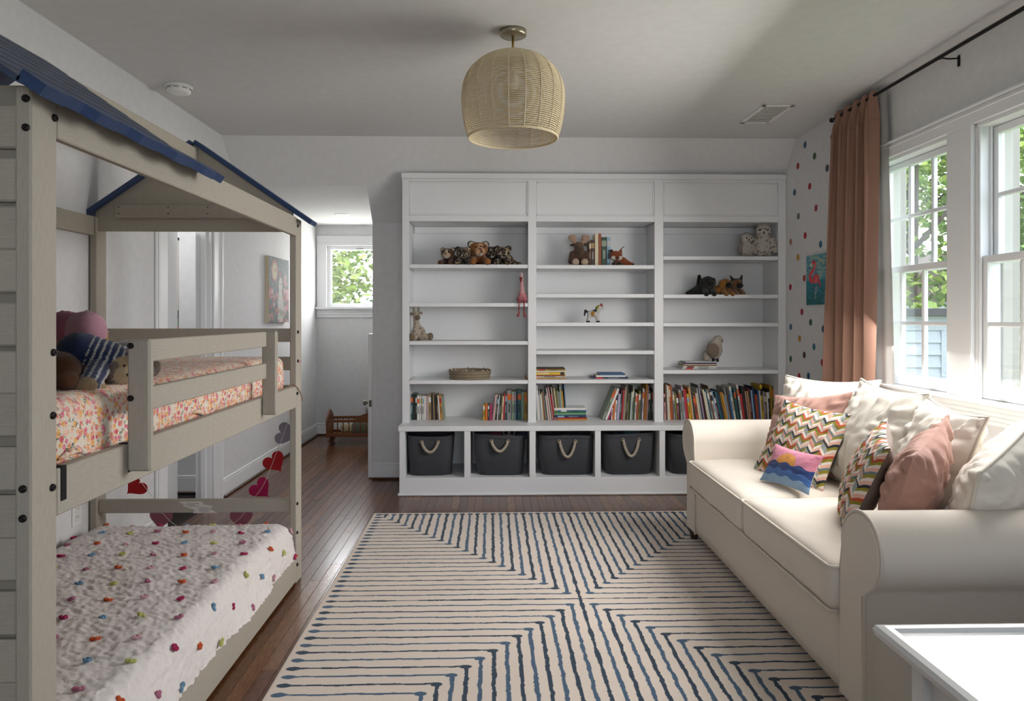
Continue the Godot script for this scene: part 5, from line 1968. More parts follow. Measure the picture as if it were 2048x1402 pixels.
func spots(amount: float, dark: Color, scale_: float, seed_: int) -> Callable:
	var n := FastNoiseLite.new()
	n.seed = seed_
	n.noise_type = FastNoiseLite.TYPE_CELLULAR
	n.frequency = scale_
	n.cellular_return_type = FastNoiseLite.RETURN_DISTANCE
	var d := dark.srgb_to_linear()
	return func(p: Vector3, c: Color) -> Color: return d if n.get_noise_3dv(p) < amount and c.get_luminance() > 0.06 else c
func cat(label: String, at: Vector3, turn: float, s: float, fur: Color, muzzle: Color, paint, ear_tip: Color, lying := true) -> void:
	var pr := [el(v3(0.01, 0.045, -0.06), v3(0.062, 0.045, 0.07), fur), el(v3(0, 0.09, 0.02), v3(0.054, 0.043, 0.042), fur), el(v3(-0.013, 0.077, 0.058), v3(0.019, 0.016, 0.018), muzzle), el(v3(0.013, 0.077, 0.058), v3(0.019, 0.016, 0.018), muzzle), el(v3(0, 0.064, 0.054), v3(0.018, 0.012, 0.014), Color("efe8de")), li(v3(0, 0.11, 0.056), v3(0, 0.086, 0.068), 0.012, 0.011, muzzle),
		el(v3(-0.043, 0.122, 0.012), v3(0.02, 0.019, 0.009), ear_tip), el(v3(0.043, 0.122, 0.012), v3(0.02, 0.019, 0.009), ear_tip), el(v3(-0.042, 0.12, 0.018), v3(0.013, 0.012, 0.007), Color("e6dccb")), el(v3(0.042, 0.12, 0.018), v3(0.013, 0.012, 0.007), Color("e6dccb")),
		li(v3(-0.034, 0.03, 0.0), v3(-0.042, 0.016, 0.082), 0.022, 0.019, fur), li(v3(0.034, 0.03, 0.0), v3(0.042, 0.016, 0.082), 0.022, 0.019, fur), li(v3(0.05, 0.02, -0.1), v3(0.12, 0.014, -0.05), 0.014, 0.012, fur), el(v3(-0.055, 0.025, -0.06), v3(0.034, 0.026, 0.042), fur), el(v3(0.058, 0.025, -0.06), v3(0.034, 0.026, 0.042), fur)]
	toy("big_cat_plush", label, at, turn, s, pr, 0.0045, [["eye", v3(-0.021, 0.1, 0.058), v3(0.006, 0.006, 0.004), BLK], ["eye", v3(0.021, 0.1, 0.058), v3(0.006, 0.006, 0.004), BLK], ["nose", v3(0, 0.087, 0.078), v3(0.009, 0.006, 0.005), Color("6a3a30")]], "wild cat plush toys on the shelf", paint)
func shelf_toys() -> void:
	var z := -5.6
	cat("dark brown plush lion cub lying at the end of the cat row", on_shelf(897, 0, 0, z), -0.25, 0.98, Color("5d3d26"), Color("cbb79a"), null, Color("4a2f1d"))
	cat("pale spotted cheetah plush with paws over the shelf edge", on_shelf(927, 0, 0, z + 0.035), 0.0, 1.02, Color("b7996b"), Color("d8c8ac"), spots(-0.42, Color("2d2118"), 45.0, 2), Color("33261c"))
	cat("large orange-brown leopard plush with black-tipped ears", on_shelf(956, 0, 0, z), 0.2, 1.35, Color("a3662a"), Color("d8a77c"), spots(-0.62, Color("2a1c12"), 38.0, 3), Color("15110d"))
	cat("small brown tiger plush squeezed behind the large leopard", on_shelf(982, 0, 0, z - 0.07), 0.1, 1.15, Color("7d5428"), Color("cdbda2"), spots(-0.45, Color("20160f"), 45.0, 4), Color("241a12"))
	cat("pale spotted cheetah plush stretched out with its tail trailing", on_shelf(1006, 0, 0, z + 0.01), -0.1, 1.08, Color("bfa377"), Color("dccdb4"), spots(-0.42, Color("2d2118"), 45.0, 6), Color("33261c"))
	# flamingo sitting on the shelf edge with its legs hanging down
	var pk := Color("dc8f90")
	var fl := on_shelf(1044.5, 0, 1, -5.53)
	var pr := [el(v3(0, 0.045, 0.0), v3(0.036, 0.05, 0.036), pk), li(v3(0, 0.08, 0.01), v3(-0.006, 0.19, 0.012), 0.02, 0.012, Color("e7aeb0")), el(v3(-0.006, 0.2, 0.014), v3(0.018, 0.022, 0.02), Color("eec4c4")), li(v3(-0.006, 0.196, 0.026), v3(-0.007, 0.168, 0.044), 0.011, 0.006, Color("8e3238")), el(v3(-0.004, 0.228, 0.01), v3(0.008, 0.018, 0.008), Color("f0d6d2"))]
	for k in 14:
		var a := TAU * k / 14.0
		pr.append(el(v3(cos(a) * 0.034, 0.03 + 0.006 * (k % 2), sin(a) * 0.032), v3(0.013, 0.016, 0.013), Color("c77a80")))
	for sx in [-1.0, 1.0]:
		pr.append(li(v3(sx * 0.018, 0.02, 0.03), v3(sx * 0.02, 0.012, 0.052), 0.0075, 0.007, Color("a3363c")))
		pr.append(li(v3(sx * 0.02, 0.012, 0.052), v3(sx * 0.021, -0.085, 0.05), 0.006, 0.0055, Color("a3363c")))
		pr.append(li(v3(sx * 0.021, -0.085, 0.05), v3(sx * 0.026, -0.098, 0.06), 0.007, 0.013, Color("b3434c")))
	toy("flamingo_plush", "pink plush flamingo sitting with thin red legs over the shelf edge", fl, -0.15, 0.98, pr, 0.0055, [["eye", v3(-0.019, 0.205, 0.024), v3(0.003, 0.003, 0.003), BLK], ["eye", v3(0.008, 0.205, 0.028), v3(0.003, 0.003, 0.003), BLK]], "", null, 0.008)
	# giraffe
	var gc := Color("d3c5b2")
	var gb := Color("8a745e")
	pr = [el(v3(0, 0.06, -0.01), v3(0.05, 0.06, 0.045), gc), li(v3(-0.01, 0.1, 0), v3(-0.016, 0.19, 0.01), 0.028, 0.022, gc), el(v3(-0.014, 0.2, 0.02), v3(0.03, 0.028, 0.032), gc), el(v3(0.0, 0.178, 0.046), v3(0.021, 0.02, 0.02), gb), li(v3(-0.03, 0.22, 0.0), v3(-0.034, 0.25, 0.0), 0.007, 0.009, Color("b8a68f")), li(v3(0.0, 0.222, 0.0), v3(0.004, 0.25, 0.0), 0.007, 0.009, Color("b8a68f")), el(v3(-0.045, 0.21, 0.005), v3(0.018, 0.012, 0.008), Color("b09b84")), el(v3(0.022, 0.214, 0.005), v3(0.018, 0.012, 0.008), Color("b09b84")),
		li(v3(-0.03, 0.03, 0.02), v3(-0.04, 0.028, 0.06), 0.026, 0.022, gc), el(v3(-0.042, 0.03, 0.078), v3(0.026, 0.03, 0.016), gb), li(v3(0.03, 0.03, 0.02), v3(0.085, 0.03, 0.045), 0.026, 0.024, gc), el(v3(0.1, 0.034, 0.056), v3(0.02, 0.03, 0.022), gb), li(v3(0.035, 0.09, 0.01), v3(0.05, 0.045, 0.04), 0.016, 0.015, gc)]
	var gpaint := spots(-0.58, Color("9b8a78"), 40.0, 9)
	toy("giraffe_plush", "cream and taupe plush giraffe sitting against the bay side", on_shelf(836, 0, 2, -5.62), 0.05, 1.02, pr, 0.0065, [["eye", v3(-0.034, 0.208, 0.043), v3(0.004, 0.004, 0.003), BLK], ["eye", v3(0.008, 0.21, 0.046), v3(0.004, 0.004, 0.003), BLK]], "", gpaint)
	# moose
	var mb := Color("5c4332")
	pr = [el(v3(0, 0.06, -0.01), v3(0.062, 0.065, 0.05), mb), el(v3(0, 0.135, 0.01), v3(0.038, 0.042, 0.035), Color("775a42")), el(v3(0.006, 0.112, 0.045), v3(0.03, 0.028, 0.026), Color("664a36")), el(v3(-0.034, 0.022, 0.06), v3(0.026, 0.028, 0.022), mb), el(v3(0.034, 0.022, 0.06), v3(0.026, 0.028, 0.022), mb), el(v3(-0.034, 0.024, 0.076), v3(0.022, 0.023, 0.008), Color("c9b29d")), el(v3(0.034, 0.024, 0.076), v3(0.022, 0.023, 0.008), Color("c9b29d")), li(v3(-0.05, 0.09, 0.0), v3(-0.065, 0.03, 0.03), 0.022, 0.02, mb), li(v3(0.05, 0.09, 0.0), v3(0.065, 0.03, 0.03), 0.022, 0.02, mb), el(v3(-0.05, 0.155, 0.0), v3(0.022, 0.009, 0.009), Color("4a3527")), el(v3(0.05, 0.158, 0.0), v3(0.022, 0.009, 0.009), Color("4a3527"))]
	for sx in [-1.0, 1.0]:
		pr.append(li(v3(sx * 0.02, 0.17, 0), v3(sx * 0.04, 0.19, 0), 0.01, 0.014, Color("c4a28e")))
		pr.append(el(v3(sx * 0.05, 0.205, 0), v3(0.024, 0.026, 0.01), Color("c4a28e")))
		pr.append(el(v3(sx * 0.03, 0.215, 0), v3(0.01, 0.016, 0.009), Color("c4a28e")))
		pr.append(el(v3(sx * 0.068, 0.212, 0), v3(0.01, 0.014, 0.009), Color("c4a28e")))
	toy("moose_plush", "brown plush moose with pale pink antlers leaning on old books", on_shelf(1158, 1, 0, -5.6), 0.0, 1.06, pr, 0.0065, [["eye", v3(-0.018, 0.14, 0.042), v3(0.004, 0.004, 0.003), BLK], ["eye", v3(0.02, 0.14, 0.043), v3(0.004, 0.004, 0.003), BLK], ["nose", v3(0.008, 0.108, 0.07), v3(0.009, 0.006, 0.004), Color("3b2c26")]])
	# fox
	var fx := Color("9a4a1c")
	pr = [el(v3(0.03, 0.035, -0.03), v3(0.055, 0.04, 0.05), fx), li(v3(0.06, 0.03, -0.03), v3(0.115, 0.014, -0.01), 0.026, 0.012, fx), el(v3(0.122, 0.012, -0.008), v3(0.014, 0.01, 0.01), BLK), el(v3(-0.015, 0.075, 0.02), v3(0.05, 0.042, 0.038), fx), el(v3(-0.038, 0.058, 0.045), v3(0.02, 0.014, 0.016), Color("e9e3d8")), el(v3(0.01, 0.058, 0.045), v3(0.02, 0.014, 0.016), Color("e9e3d8")), el(v3(-0.013, 0.058, 0.056), v3(0.015, 0.012, 0.018), Color("7c3a18")), el(v3(-0.05, 0.112, 0.01), v3(0.014, 0.02, 0.007), BLK), el(v3(0.024, 0.115, 0.01), v3(0.012, 0.02, 0.007), fx), el(v3(-0.035, 0.014, 0.05), v3(0.02, 0.014, 0.03), Color("3a2417")), el(v3(0.012, 0.014, 0.055), v3(0.02, 0.014, 0.03), Color("3a2417"))]
	toy("fox_plush", "russet plush fox with white cheeks lying beside old books", on_shelf(1235, 1, 0, -5.59), 0.0, 1.0, pr, 0.006, [["eye", v3(-0.03, 0.082, 0.052), v3(0.004, 0.004, 0.003), BLK], ["eye", v3(0.006, 0.082, 0.054), v3(0.004, 0.004, 0.003), BLK], ["nose", v3(-0.013, 0.06, 0.075), v3(0.006, 0.005, 0.004), BLK], ["whisker", v3(0.035, 0.14, 0.01), v3(0.003, 0.026, 0.003), BLK, Vector3(0, 0, -0.9)]])
	# painted unicorn figure
	var wh := Color("e6e4df")
	pr = [el(v3(-0.005, 0.075, 0), v3(0.05, 0.032, 0.026), wh), li(v3(0.03, 0.085, 0), v3(0.052, 0.125, 0), 0.024, 0.019, wh), el(v3(0.066, 0.128, 0), v3(0.028, 0.018, 0.017), wh), li(v3(-0.035, 0.06, 0), v3(-0.045, 0.016, 0), 0.018, 0.016, wh), li(v3(0.03, 0.06, 0), v3(0.038, 0.016, 0), 0.018, 0.016, wh), el(v3(-0.046, 0.008, 0), v3(0.018, 0.01, 0.018), BLK), el(v3(0.039, 0.008, 0), v3(0.018, 0.01, 0.018), BLK), li(v3(-0.05, 0.09, 0), v3(-0.07, 0.1, 0), 0.009, 0.01, Color("3a3436")), li(v3(-0.07, 0.1, 0), v3(-0.078, 0.06, 0), 0.01, 0.007, Color("3a3436")), li(v3(0.03, 0.125, 0.004), v3(0.02, 0.09, 0.012), 0.014, 0.011, Color("3d6b2e")), li(v3(0.042, 0.14, 0.004), v3(0.03, 0.112, 0.012), 0.01, 0.01, Color("c9a92c")), el(v3(0.008, 0.1, 0.014), v3(0.018, 0.012, 0.01), Color("23405e")), el(v3(0.068, 0.146, 0.004), v3(0.015, 0.009, 0.011), Color("b3161c")), li(v3(0.064, 0.15, 0), v3(0.068, 0.172, 0), 0.006, 0.002, Color("4a3c32")), el(v3(-0.008, 0.075, 0.023), v3(0.016, 0.018, 0.006), Color("c98a2b"))]
	toy("unicorn_figure", "small white unicorn figure painted with green mane and a sun", on_shelf(1187, 1, 2, -5.6), 0.0, 0.92, pr, 0.005, [["eye", v3(0.074, 0.132, 0.017), v3(0.004, 0.003, 0.002), BLK]], "", null, 0.006, 0.0)
	# owls
	owl("small grey-faced baby owl plush beside the big white owl", on_shelf(1493, 2, 0, -5.58), 0.15, 0.72, Color("d8cfc2"), Color("a59a92"), null)
	owl("big white snowy owl plush with speckled wings", on_shelf(1527, 2, 0, -5.6), -0.25, 1.03, Color("ddd6cb"), Color("d6cfc4"), spots(-0.6, Color("6a625a"), 50.0, 8))
	# dogs
	dog("black plush puppy with a curled-up tail lying down", on_shelf(1412, 2, 1, -5.59), -0.15, 1.0, Color("1b1917"), Color("161412"), Color("1b1917"), true)
	dog("tan plush boxer puppy with black muzzle hanging over the shelf", on_shelf(1446, 2, 1, -5.57), 0.15, 0.86, Color("a8702c"), Color("171310"), Color("a8702c"), false)
	dog("black and tan plush shepherd puppy with pricked ears", on_shelf(1470, 2, 1, -5.6), 0.0, 0.84, Color("8f6a45"), Color("1a1613"), Color("1d1814"), false, true)
	# woven tray
	var tb := on_shelf(940, 0, 3, -5.66)
	var tr := thing("woven_tray", "round coiled straw tray with a fringed rim on the shelf", "tray", tb)
	var straw := cloth(Color("bfae93"), 120.0, 0.15, 0.6, 0.1)
	for k in 6:
		part(tr, "coil", tube_mesh(ring_path(Vector3(0, 0.008 + k * 0.0115, 0), 0.155 + k * 0.0018, Vector3.UP, 40), 0.0066, 8, true), straw if k % 2 == 0 else cloth(Color("a8967c"), 120.0, 0.15, 0.6, 0.1))
	part(tr, "floor", lathe_mesh([Vector2(0.0005, 0.002), Vector2(0.155, 0.002), Vector2(0.155, 0.008), Vector2(0.0005, 0.008)], 32), straw)
	for k in 22:
		var a := TAU * k / 22.0
		part(tr, "knot", ball_mesh(Vector3(0.005, 0.006, 0.005), 4, 6), plain([Color("ded6c6"), Color("5a4a3a"), Color("bfae93")][k % 3], 0.9), Vector3(cos(a) * 0.163, 0.074, sin(a) * 0.163))
	# the small owl stands on a stack of books; the stack is built with the books
func owl(label: String, at: Vector3, turn: float, s: float, fur: Color, cap: Color, paint, feet := Color("cfc4b4")) -> void:
	var pr := [el(v3(0, 0.085, 0), v3(0.07, 0.085, 0.055), fur), el(v3(-0.005, 0.2, 0.012), v3(0.06, 0.058, 0.052), fur), el(v3(-0.005, 0.235, -0.005), v3(0.05, 0.035, 0.045), cap), el(v3(-0.032, 0.2, 0.045), v3(0.028, 0.03, 0.018), Color("ece6dc")), el(v3(0.024, 0.2, 0.047), v3(0.028, 0.03, 0.018), Color("ece6dc")), li(v3(0.062, 0.13, 0.0), v3(0.088, 0.05, 0.02), 0.026, 0.026, fur), li(v3(-0.062, 0.13, 0.0), v3(-0.08, 0.05, 0.01), 0.026, 0.022, cap), el(v3(-0.03, 0.016, 0.05), v3(0.026, 0.016, 0.022), feet), el(v3(0.03, 0.016, 0.05), v3(0.026, 0.016, 0.022), feet)]
	toy("owl_plush", label, at, turn, s, pr, 0.0085, [["eye", v3(-0.032, 0.204, 0.062), v3(0.009, 0.01, 0.005), Color("4b2e1c")], ["eye", v3(0.024, 0.204, 0.064), v3(0.009, 0.01, 0.005), Color("4b2e1c")], ["beak", v3(-0.005, 0.182, 0.066), v3(0.007, 0.011, 0.007), Color("4a4038")]], "plush owls on the bookcase", paint)
func dog(label: String, at: Vector3, turn: float, s: float, fur: Color, muzzle: Color, ear: Color, tail: bool, prick := false) -> void:
	var pr := [el(v3(-0.03, 0.045, -0.05), v3(0.055, 0.045, 0.065), fur), el(v3(0.01, 0.1, 0.03), v3(0.05, 0.047, 0.045), fur), el(v3(0.022, 0.085, 0.07), v3(0.032, 0.026, 0.022), muzzle), li(v3(-0.01, 0.035, 0.02), v3(-0.01, 0.006, 0.09), 0.024, 0.021, fur), li(v3(0.045, 0.035, 0.02), v3(0.05, 0.006, 0.09), 0.024, 0.021, fur), el(v3(-0.08, 0.025, -0.05), v3(0.035, 0.026, 0.04), fur), el(v3(0.03, 0.025, -0.06), v3(0.035, 0.026, 0.04), fur)]
	if tail:
		pr.append(li(v3(-0.05, 0.07, -0.06), v3(-0.045, 0.15, -0.05), 0.02, 0.015, fur))
		pr.append(li(v3(-0.07, 0.04, -0.06), v3(-0.14, 0.016, -0.05), 0.03, 0.014, fur))
	if prick:
		pr.append(li(v3(-0.025, 0.135, 0.02), v3(-0.05, 0.185, 0.01), 0.018, 0.005, ear))
		pr.append(li(v3(0.045, 0.135, 0.02), v3(0.062, 0.185, 0.01), 0.018, 0.008, ear))
		pr.append(el(v3(0.01, 0.135, 0.025), v3(0.034, 0.02, 0.03), ear))
		pr.append(el(v3(0.0, 0.05, -0.04), v3(0.04, 0.045, 0.05), ear))
	else:
		pr.append(el(v3(-0.04, 0.095, 0.03), v3(0.014, 0.034, 0.022), ear))
		pr.append(el(v3(0.058, 0.1, 0.03), v3(0.014, 0.034, 0.022), ear))
	toy("dog_plush", label, at, turn, s, pr, 0.0068, [["eye", v3(-0.002, 0.118, 0.071), v3(0.006, 0.006, 0.004), Color("0d0b0a")], ["eye", v3(0.04, 0.118, 0.071), v3(0.006, 0.006, 0.004), Color("0d0b0a")], ["nose", v3(0.022, 0.098, 0.092), v3(0.01, 0.007, 0.006), Color("0f0d0c")]], "plush puppies on the shelf")
func basket_toys() -> void:
	var b := on_z(1018, 872, -5.53)
	var pr := [el(v3(0, 0.05, 0), v3(0.055, 0.05, 0.045), Color("e9e4dd")), el(v3(-0.024, 0.058, 0.038), v3(0.016, 0.02, 0.012), BLK), el(v3(0.024, 0.056, 0.038), v3(0.016, 0.02, 0.012), BLK), el(v3(-0.045, 0.095, 0), v3(0.018, 0.018, 0.01), BLK), el(v3(0.045, 0.095, 0), v3(0.018, 0.018, 0.01), BLK), el(v3(0, -0.03, -0.01), v3(0.06, 0.06, 0.05), BLK)]
	toy("panda_plush", "black and white panda plush peeping from its fabric basket", Vector3(b.x, 0.395, -5.53), 0.0, 0.9, pr, 0.006, [["nose", v3(0, 0.042, 0.046), v3(0.008, 0.006, 0.004), Color("a03048")]])
	var list := [[992, "pink cloth toy bundled beside the panda in its basket", Color("c2456b"), 0.39, 1], [975, "maroon cloth toy at the back of the panda's basket", Color("6d3540"), 0.38, 1], [1045, "blue cloth toy tucked behind the panda", Color("3a6a86"), 0.385, 1], [1130, "brown cloth toy sunk inside the slumped basket", Color("5a4632"), 0.37, 2], [1245, "navy cloth toy piled in the deep-handled basket", Color("1f2f4a"), 0.4, 3], [1262, "teal cloth toy on top of the navy one", Color("4d8aa0"), 0.405, 3]]
	for q in list:
		var p := on_z(q[0], 870, -5.56)
		var prims := [el(v3(0, 0.02, 0), v3(0.06, 0.03, 0.05), q[2]), el(v3(0.04, 0.03, 0.02), v3(0.03, 0.022, 0.03), (q[2] as Color).lightened(0.1)), el(v3(-0.04, 0.026, -0.01), v3(0.034, 0.026, 0.03), (q[2] as Color).darkened(0.1))]
		toy("cloth_toy", q[1], Vector3(p.x, q[3], -5.57), q[0] * 1.3, 1.0, prims, 0.009, [], "soft toys inside the fabric baskets")
func bed_toys() -> void:
	var top := 1.148
	# curly-haired dog in a striped sweater, lying on its side along the mattress edge
	var tan_ := Color("c2a27a")
	var navy := Color("22345e")
	var w0 := on_x(150, 712, -1.21)
	var w1 := on_x(238, 742, -1.11)
	var mid := Vector3(-1.17, 0, (w0.z + w1.z) * 0.5)
	var o := Vector3(-1.17, top, -2.1)
	var ax := Vector3(0.045, -0.03, 0.05)
	var a := on_x(160, 708, -1.2) - o
	var b := on_x(212, 722, -1.14) - o
	var h := on_x(238, 742, -1.1) - o
	var dir := (b - a).normalized()
	var stripe := func(p: Vector3, c: Color) -> Color:
		if c.b > c.r * 1.6:
			var t := (p - a).dot(dir)
			return Color("d8d6d0").srgb_to_linear() if fposmod(t, 0.0175) < 0.0055 and t > 0.02 else c
		return c
	var pr := [li(a, b, 0.062, 0.058, navy), li(b, h, 0.05, 0.03, Color("8c1a20")), li(on_x(195, 740, -1.12) - o, on_x(180, 764, -1.1) - o, 0.03, 0.026, navy), el(h, v3(0.047, 0.045, 0.047), tan_), el(h + v3(0.03, -0.012, 0.03), v3(0.026, 0.024, 0.024), Color("cfb48c")), el(h + v3(-0.03, 0.03, 0.0), v3(0.026, 0.03, 0.02), Color("b8976d")), el(on_x(168, 772, -1.1) - o, v3(0.03, 0.022, 0.026), Color("b09470")), el(on_x(190, 776, -1.1) - o, v3(0.03, 0.016, 0.02), Color("b09470"))]
	toy("sweater_dog_plush", "curly tan plush dog in a navy and white striped sweater on the upper bunk", o, 0.0, 1.0, pr, 0.0048, [["nose", h + v3(0.052, -0.008, 0.045), v3(0.008, 0.006, 0.006), Color("2a1d16")], ["eye", h + v3(0.035, 0.018, 0.038), v3(0.004, 0.004, 0.004), BLK]], "", stripe, 0.015, 0.005)
	# brown bear foot end
	var bb := on_x(126, 756, -1.16)
	toy("bear_plush", "reddish brown plush bear lying beside the bunk's near post", Vector3(bb.x, top, bb.z), 0.0, 1.0, [el(v3(0, 0.045, 0), v3(0.042, 0.046, 0.045), Color("6b412a")), el(v3(0.03, 0.022, 0.03), v3(0.03, 0.024, 0.03), Color("7a4c31")), el(v3(-0.06, 0.05, -0.05), v3(0.07, 0.05, 0.07), Color("5d3823")), el(v3(-0.03, 0.03, -0.1), v3(0.05, 0.03, 0.05), Color("6b412a"))], 0.007, [], "", null, 0.012, 0.004)
	# pink fluffy toy at the back
	var pk := on_x(158, 662, -1.37)
	toy("pink_plush", "fluffy two-tone pink plush on top of the toy heap", Vector3(pk.x, pk.y - 0.02, pk.z), 0.0, 1.0, [el(v3(-0.04, 0.02, 0), v3(0.075, 0.065, 0.065), Color("cf7f9c")), el(v3(0.035, 0.02, 0.02), v3(0.062, 0.066, 0.055), Color("e2a9bb")), el(v3(0.0, -0.06, -0.02), v3(0.08, 0.06, 0.06), Color("c76f90"))], 0.008, [], "", spots(-0.93, Color("b8517c"), 80.0, 5), 0.006, 0.008)
	var fx := on_x(128, 694, -1.26)
	toy("tiger_plush", "orange plush animal with a black and white ear under the pink one", Vector3(fx.x, top, fx.z), 0.0, 1.0, [el(v3(-0.03, 0.06, 0), v3(0.06, 0.06, 0.05), Color("8a4a1c")), el(v3(0.02, 0.095, 0.02), v3(0.05, 0.018, 0.02), BLK), el(v3(0.03, 0.086, 0.03), v3(0.042, 0.014, 0.016), Color("d9d4cb")), el(v3(0.0, 0.03, 0.02), v3(0.05, 0.03, 0.03), Color("8a4a1c"))], 0.0065, [], "", null, 0.006, 0.003)
	var ye := on_x(205, 672, -1.3)
	toy("yellow_plush", "tiny yellow and black plush peeping out beside the pink one", Vector3(ye.x, ye.y, ye.z), 0.0, 1.0, [el(v3(0, 0.0, 0), v3(0.018, 0.02, 0.018), Color("cda42a")), el(v3(0, 0.018, 0), v3(0.016, 0.008, 0.016), BLK), el(v3(0, -0.06, 0), v3(0.022, 0.06, 0.022), Color("cda42a"))], 0.005, [["eye", v3(-0.006, 0.004, 0.017), v3(0.003, 0.003, 0.002), BLK], ["eye", v3(0.006, 0.004, 0.017), v3(0.003, 0.003, 0.002), BLK]], "", null, 0.006, 0.001)
	var si := on_x(238, 700, -1.22)
	var s := thing("silver_plush", "shiny silver leaf-shaped plush with a red heart patch", "stuffed toy", Vector3(si.x, si.y, si.z), 0.3)
	part(s, "body", ball_mesh(Vector3(0.06, 0.026, 0.03), 10, 16), plain(Color("b9b3b8"), 0.3, 0.5), Vector3.ZERO, Vector3(0, 0, 0.35))
	part(s, "patch", ball_mesh(Vector3(0.022, 0.015, 0.016), 8, 12), cloth(Color("b01c3c"), 60.0), Vector3(-0.004, -0.016, 0.03))
	part(s, "base", ball_mesh(Vector3(0.06, 0.05, 0.035), 8, 12), cloth(Color("8c1a28"), 60.0), Vector3(0.01, -0.05, -0.01))
	var el_ := on_x(330, 752, -1.07)
	toy("elephant_plush", "grey-brown plush paws lying behind the guard rail boards", Vector3(-1.09, top, -2.13), 0.0, 1.0, [el(v3(-0.01, 0.035, 0.03), v3(0.035, 0.042, 0.05), Color("7d6d62")), li(v3(0, 0.03, 0.0), v3(0.015, 0.022, -0.09), 0.026, 0.024, Color("7d6d62")), el(v3(-0.01, 0.03, -0.16), v3(0.03, 0.032, 0.04), Color("6f6056")), li(v3(-0.03, 0.03, -0.05), v3(-0.02, 0.03, -0.15), 0.024, 0.026, Color("77675c"))], 0.0065, [], "", null, 0.008, 0.002)

var tone_names := {"white": "e4e2dd", "off-white": "d6d0c5", "cream": "dccfb0", "grey": "8f9293", "pale grey": "b9bcbc", "charcoal": "3b3d40", "black": "1d1c1c", "navy": "1f2f52", "blue": "35618e", "light blue": "86a9c2", "teal": "2a6670", "dark teal": "1f4a48", "green": "2f7a3c", "dark green": "2d4632", "pale green": "a9c0a4", "olive": "7a7434", "yellow": "d6b02c", "mustard": "b08a2a", "orange": "d2661f", "amber": "c98a2e", "red": "b3272b", "brick red": "a34834", "maroon": "6e2230", "magenta": "a02a5c", "pink": "d9a6a4", "lavender": "a9a3bb", "tan": "a98a5a", "brown": "6b452b", "dark brown": "3e2a1e", "rust": "9a4c26", "sage": "8d9a86"}
func book(label: String, at: Vector3, t: float, h: float, d: float, lean: float, tone: String, group: String, band := "", lying := false, turn := 0.0) -> Node3D:
	var b := thing("book", label, "book", at, 0.0, group)
	var c := col(tone_names[tone])
	var m := plain(c, 0.5)
	var cv := minf(0.0016, t * 0.16)
	# standing: x thickness, y height, spine at z = 0, leaves behind it
	var st := begin()
	box(st, Vector3(0, h * 0.5, -cv * 0.5), Vector3(t, h, cv), 0.0004)
	for s in [-1.0, 1.0]:
		box(st, Vector3(s * (t - cv) * 0.5, h * 0.5, -d * 0.5), Vector3(cv, h, d), 0.0003)
	part(b, "cover", done(st), m)
	part(b, "pages", box_mesh(Vector3(t - cv * 2.0, h - 0.006, d - 0.005), 0.0), plain(Color("e3dcc9"), 0.9), Vector3(0, h * 0.5, -d * 0.5 - 0.001))
	if band != "":
		part(b, "spine_band", box_mesh(Vector3(t * 0.96, h * 0.2, 0.0006), 0.0), plain(col(tone_names[band]), 0.5), Vector3(0, h * 0.78, 0.0002))
		part(b, "spine_title", box_mesh(Vector3(t * 0.4, h * 0.3, 0.0006), 0.0), plain(c.lightened(0.45) if c.get_luminance() < 0.3 else c.darkened(0.5), 0.5), Vector3(0, h * 0.4, 0.0002))
	if lying:
		b.basis = Basis(Vector3.UP, turn) * Basis(Vector3.BACK, PI / 2)
	else:
		b.rotation.z = lean
	return b
func row(x0: float, x1: float, list: Array, where: String, group: String, zf: float, lean0: float, lean1: float, lean2: float, heights: Array, seed_: int) -> void:
	var r := RandomNumberGenerator.new()
	r.seed = seed_
	var a := on_z(x0, 840, zf).x
	var b := on_z(x1, 840, zf).x
	var n := list.size()
	var ws := []
	var sum := 0.0
	for q in list:
		var w: float = r.randf_range(0.7, 1.3) * (q[1] if q.size() > 1 else 1.0)
		ws.append(w)
		sum += w
	var x := a
	var seen := {}
	for i in n:
		var t: float = (b - a) * ws[i] / sum
		var u := (i + 0.5) / n
		var lean := lerpf(lean0, lean1, minf(u * 2.0, 1.0)) if u < 0.5 else lerpf(lean1, lean2, (u - 0.5) * 2.0)
		var h: float = r.randf_range(heights[0], heights[1])
		if list[i].size() > 2 and list[i][2] is float:
			h = list[i][2]
		var kind := "tall" if h > lerpf(heights[0], heights[1], 0.66) else ("short" if h < lerpf(heights[0], heights[1], 0.33) else "mid-height")
		var tone: String = list[i][0]
		var band := ""
		if t > 0.012 and i % 2 == 0:
			band = ["white", "black", "cream", "red", "light blue", "orange"][r.randi() % 6]
		if list[i].size() > 3:
			band = list[i][3]
		var before: String = list[i - 1][0] if i > 0 else ""
		var nb := " after a %s one" % before if before != "" and before != tone else (" at the row's end" if i == 0 else " beside its twin")
		var depth := minf(0.2, h * 0.75)
		var pivot := Vector3(x + t * 0.5, LEDGE + absf(sin(deg_to_rad(lean))) * t * 0.5 + 0.0005, zf - r.randf() * 0.012)
		book("%s %s book%s, %s" % [kind, tone, nb, where], pivot, t * 0.93 * cos(deg_to_rad(lean)), h, depth, deg_to_rad(lean), tone, group, band)
		x += t
func stack(cx: float, base: Vector3, list: Array, where: String, group: String, zf: float) -> float:
	# list from the bottom: [tone, thickness, length, shift, turn, band]
	var y := base.y
	for i in list.size():
		var q: Array = list[i]
		var o := on_z(cx, 700, zf).x
		book("flat %s book %s" % [q[0], where if i > 0 else where.replace("stacked", "at the bottom, stacked")], Vector3(o + q[2] * 0.5 + q[3], y + q[1] * 0.5 + 0.0003, zf), q[1], q[2], 0.17, 0.0, q[0], group, q[5] if q.size() > 5 else "", true, 0.0)
		y += q[1] + 0.0006
	return y
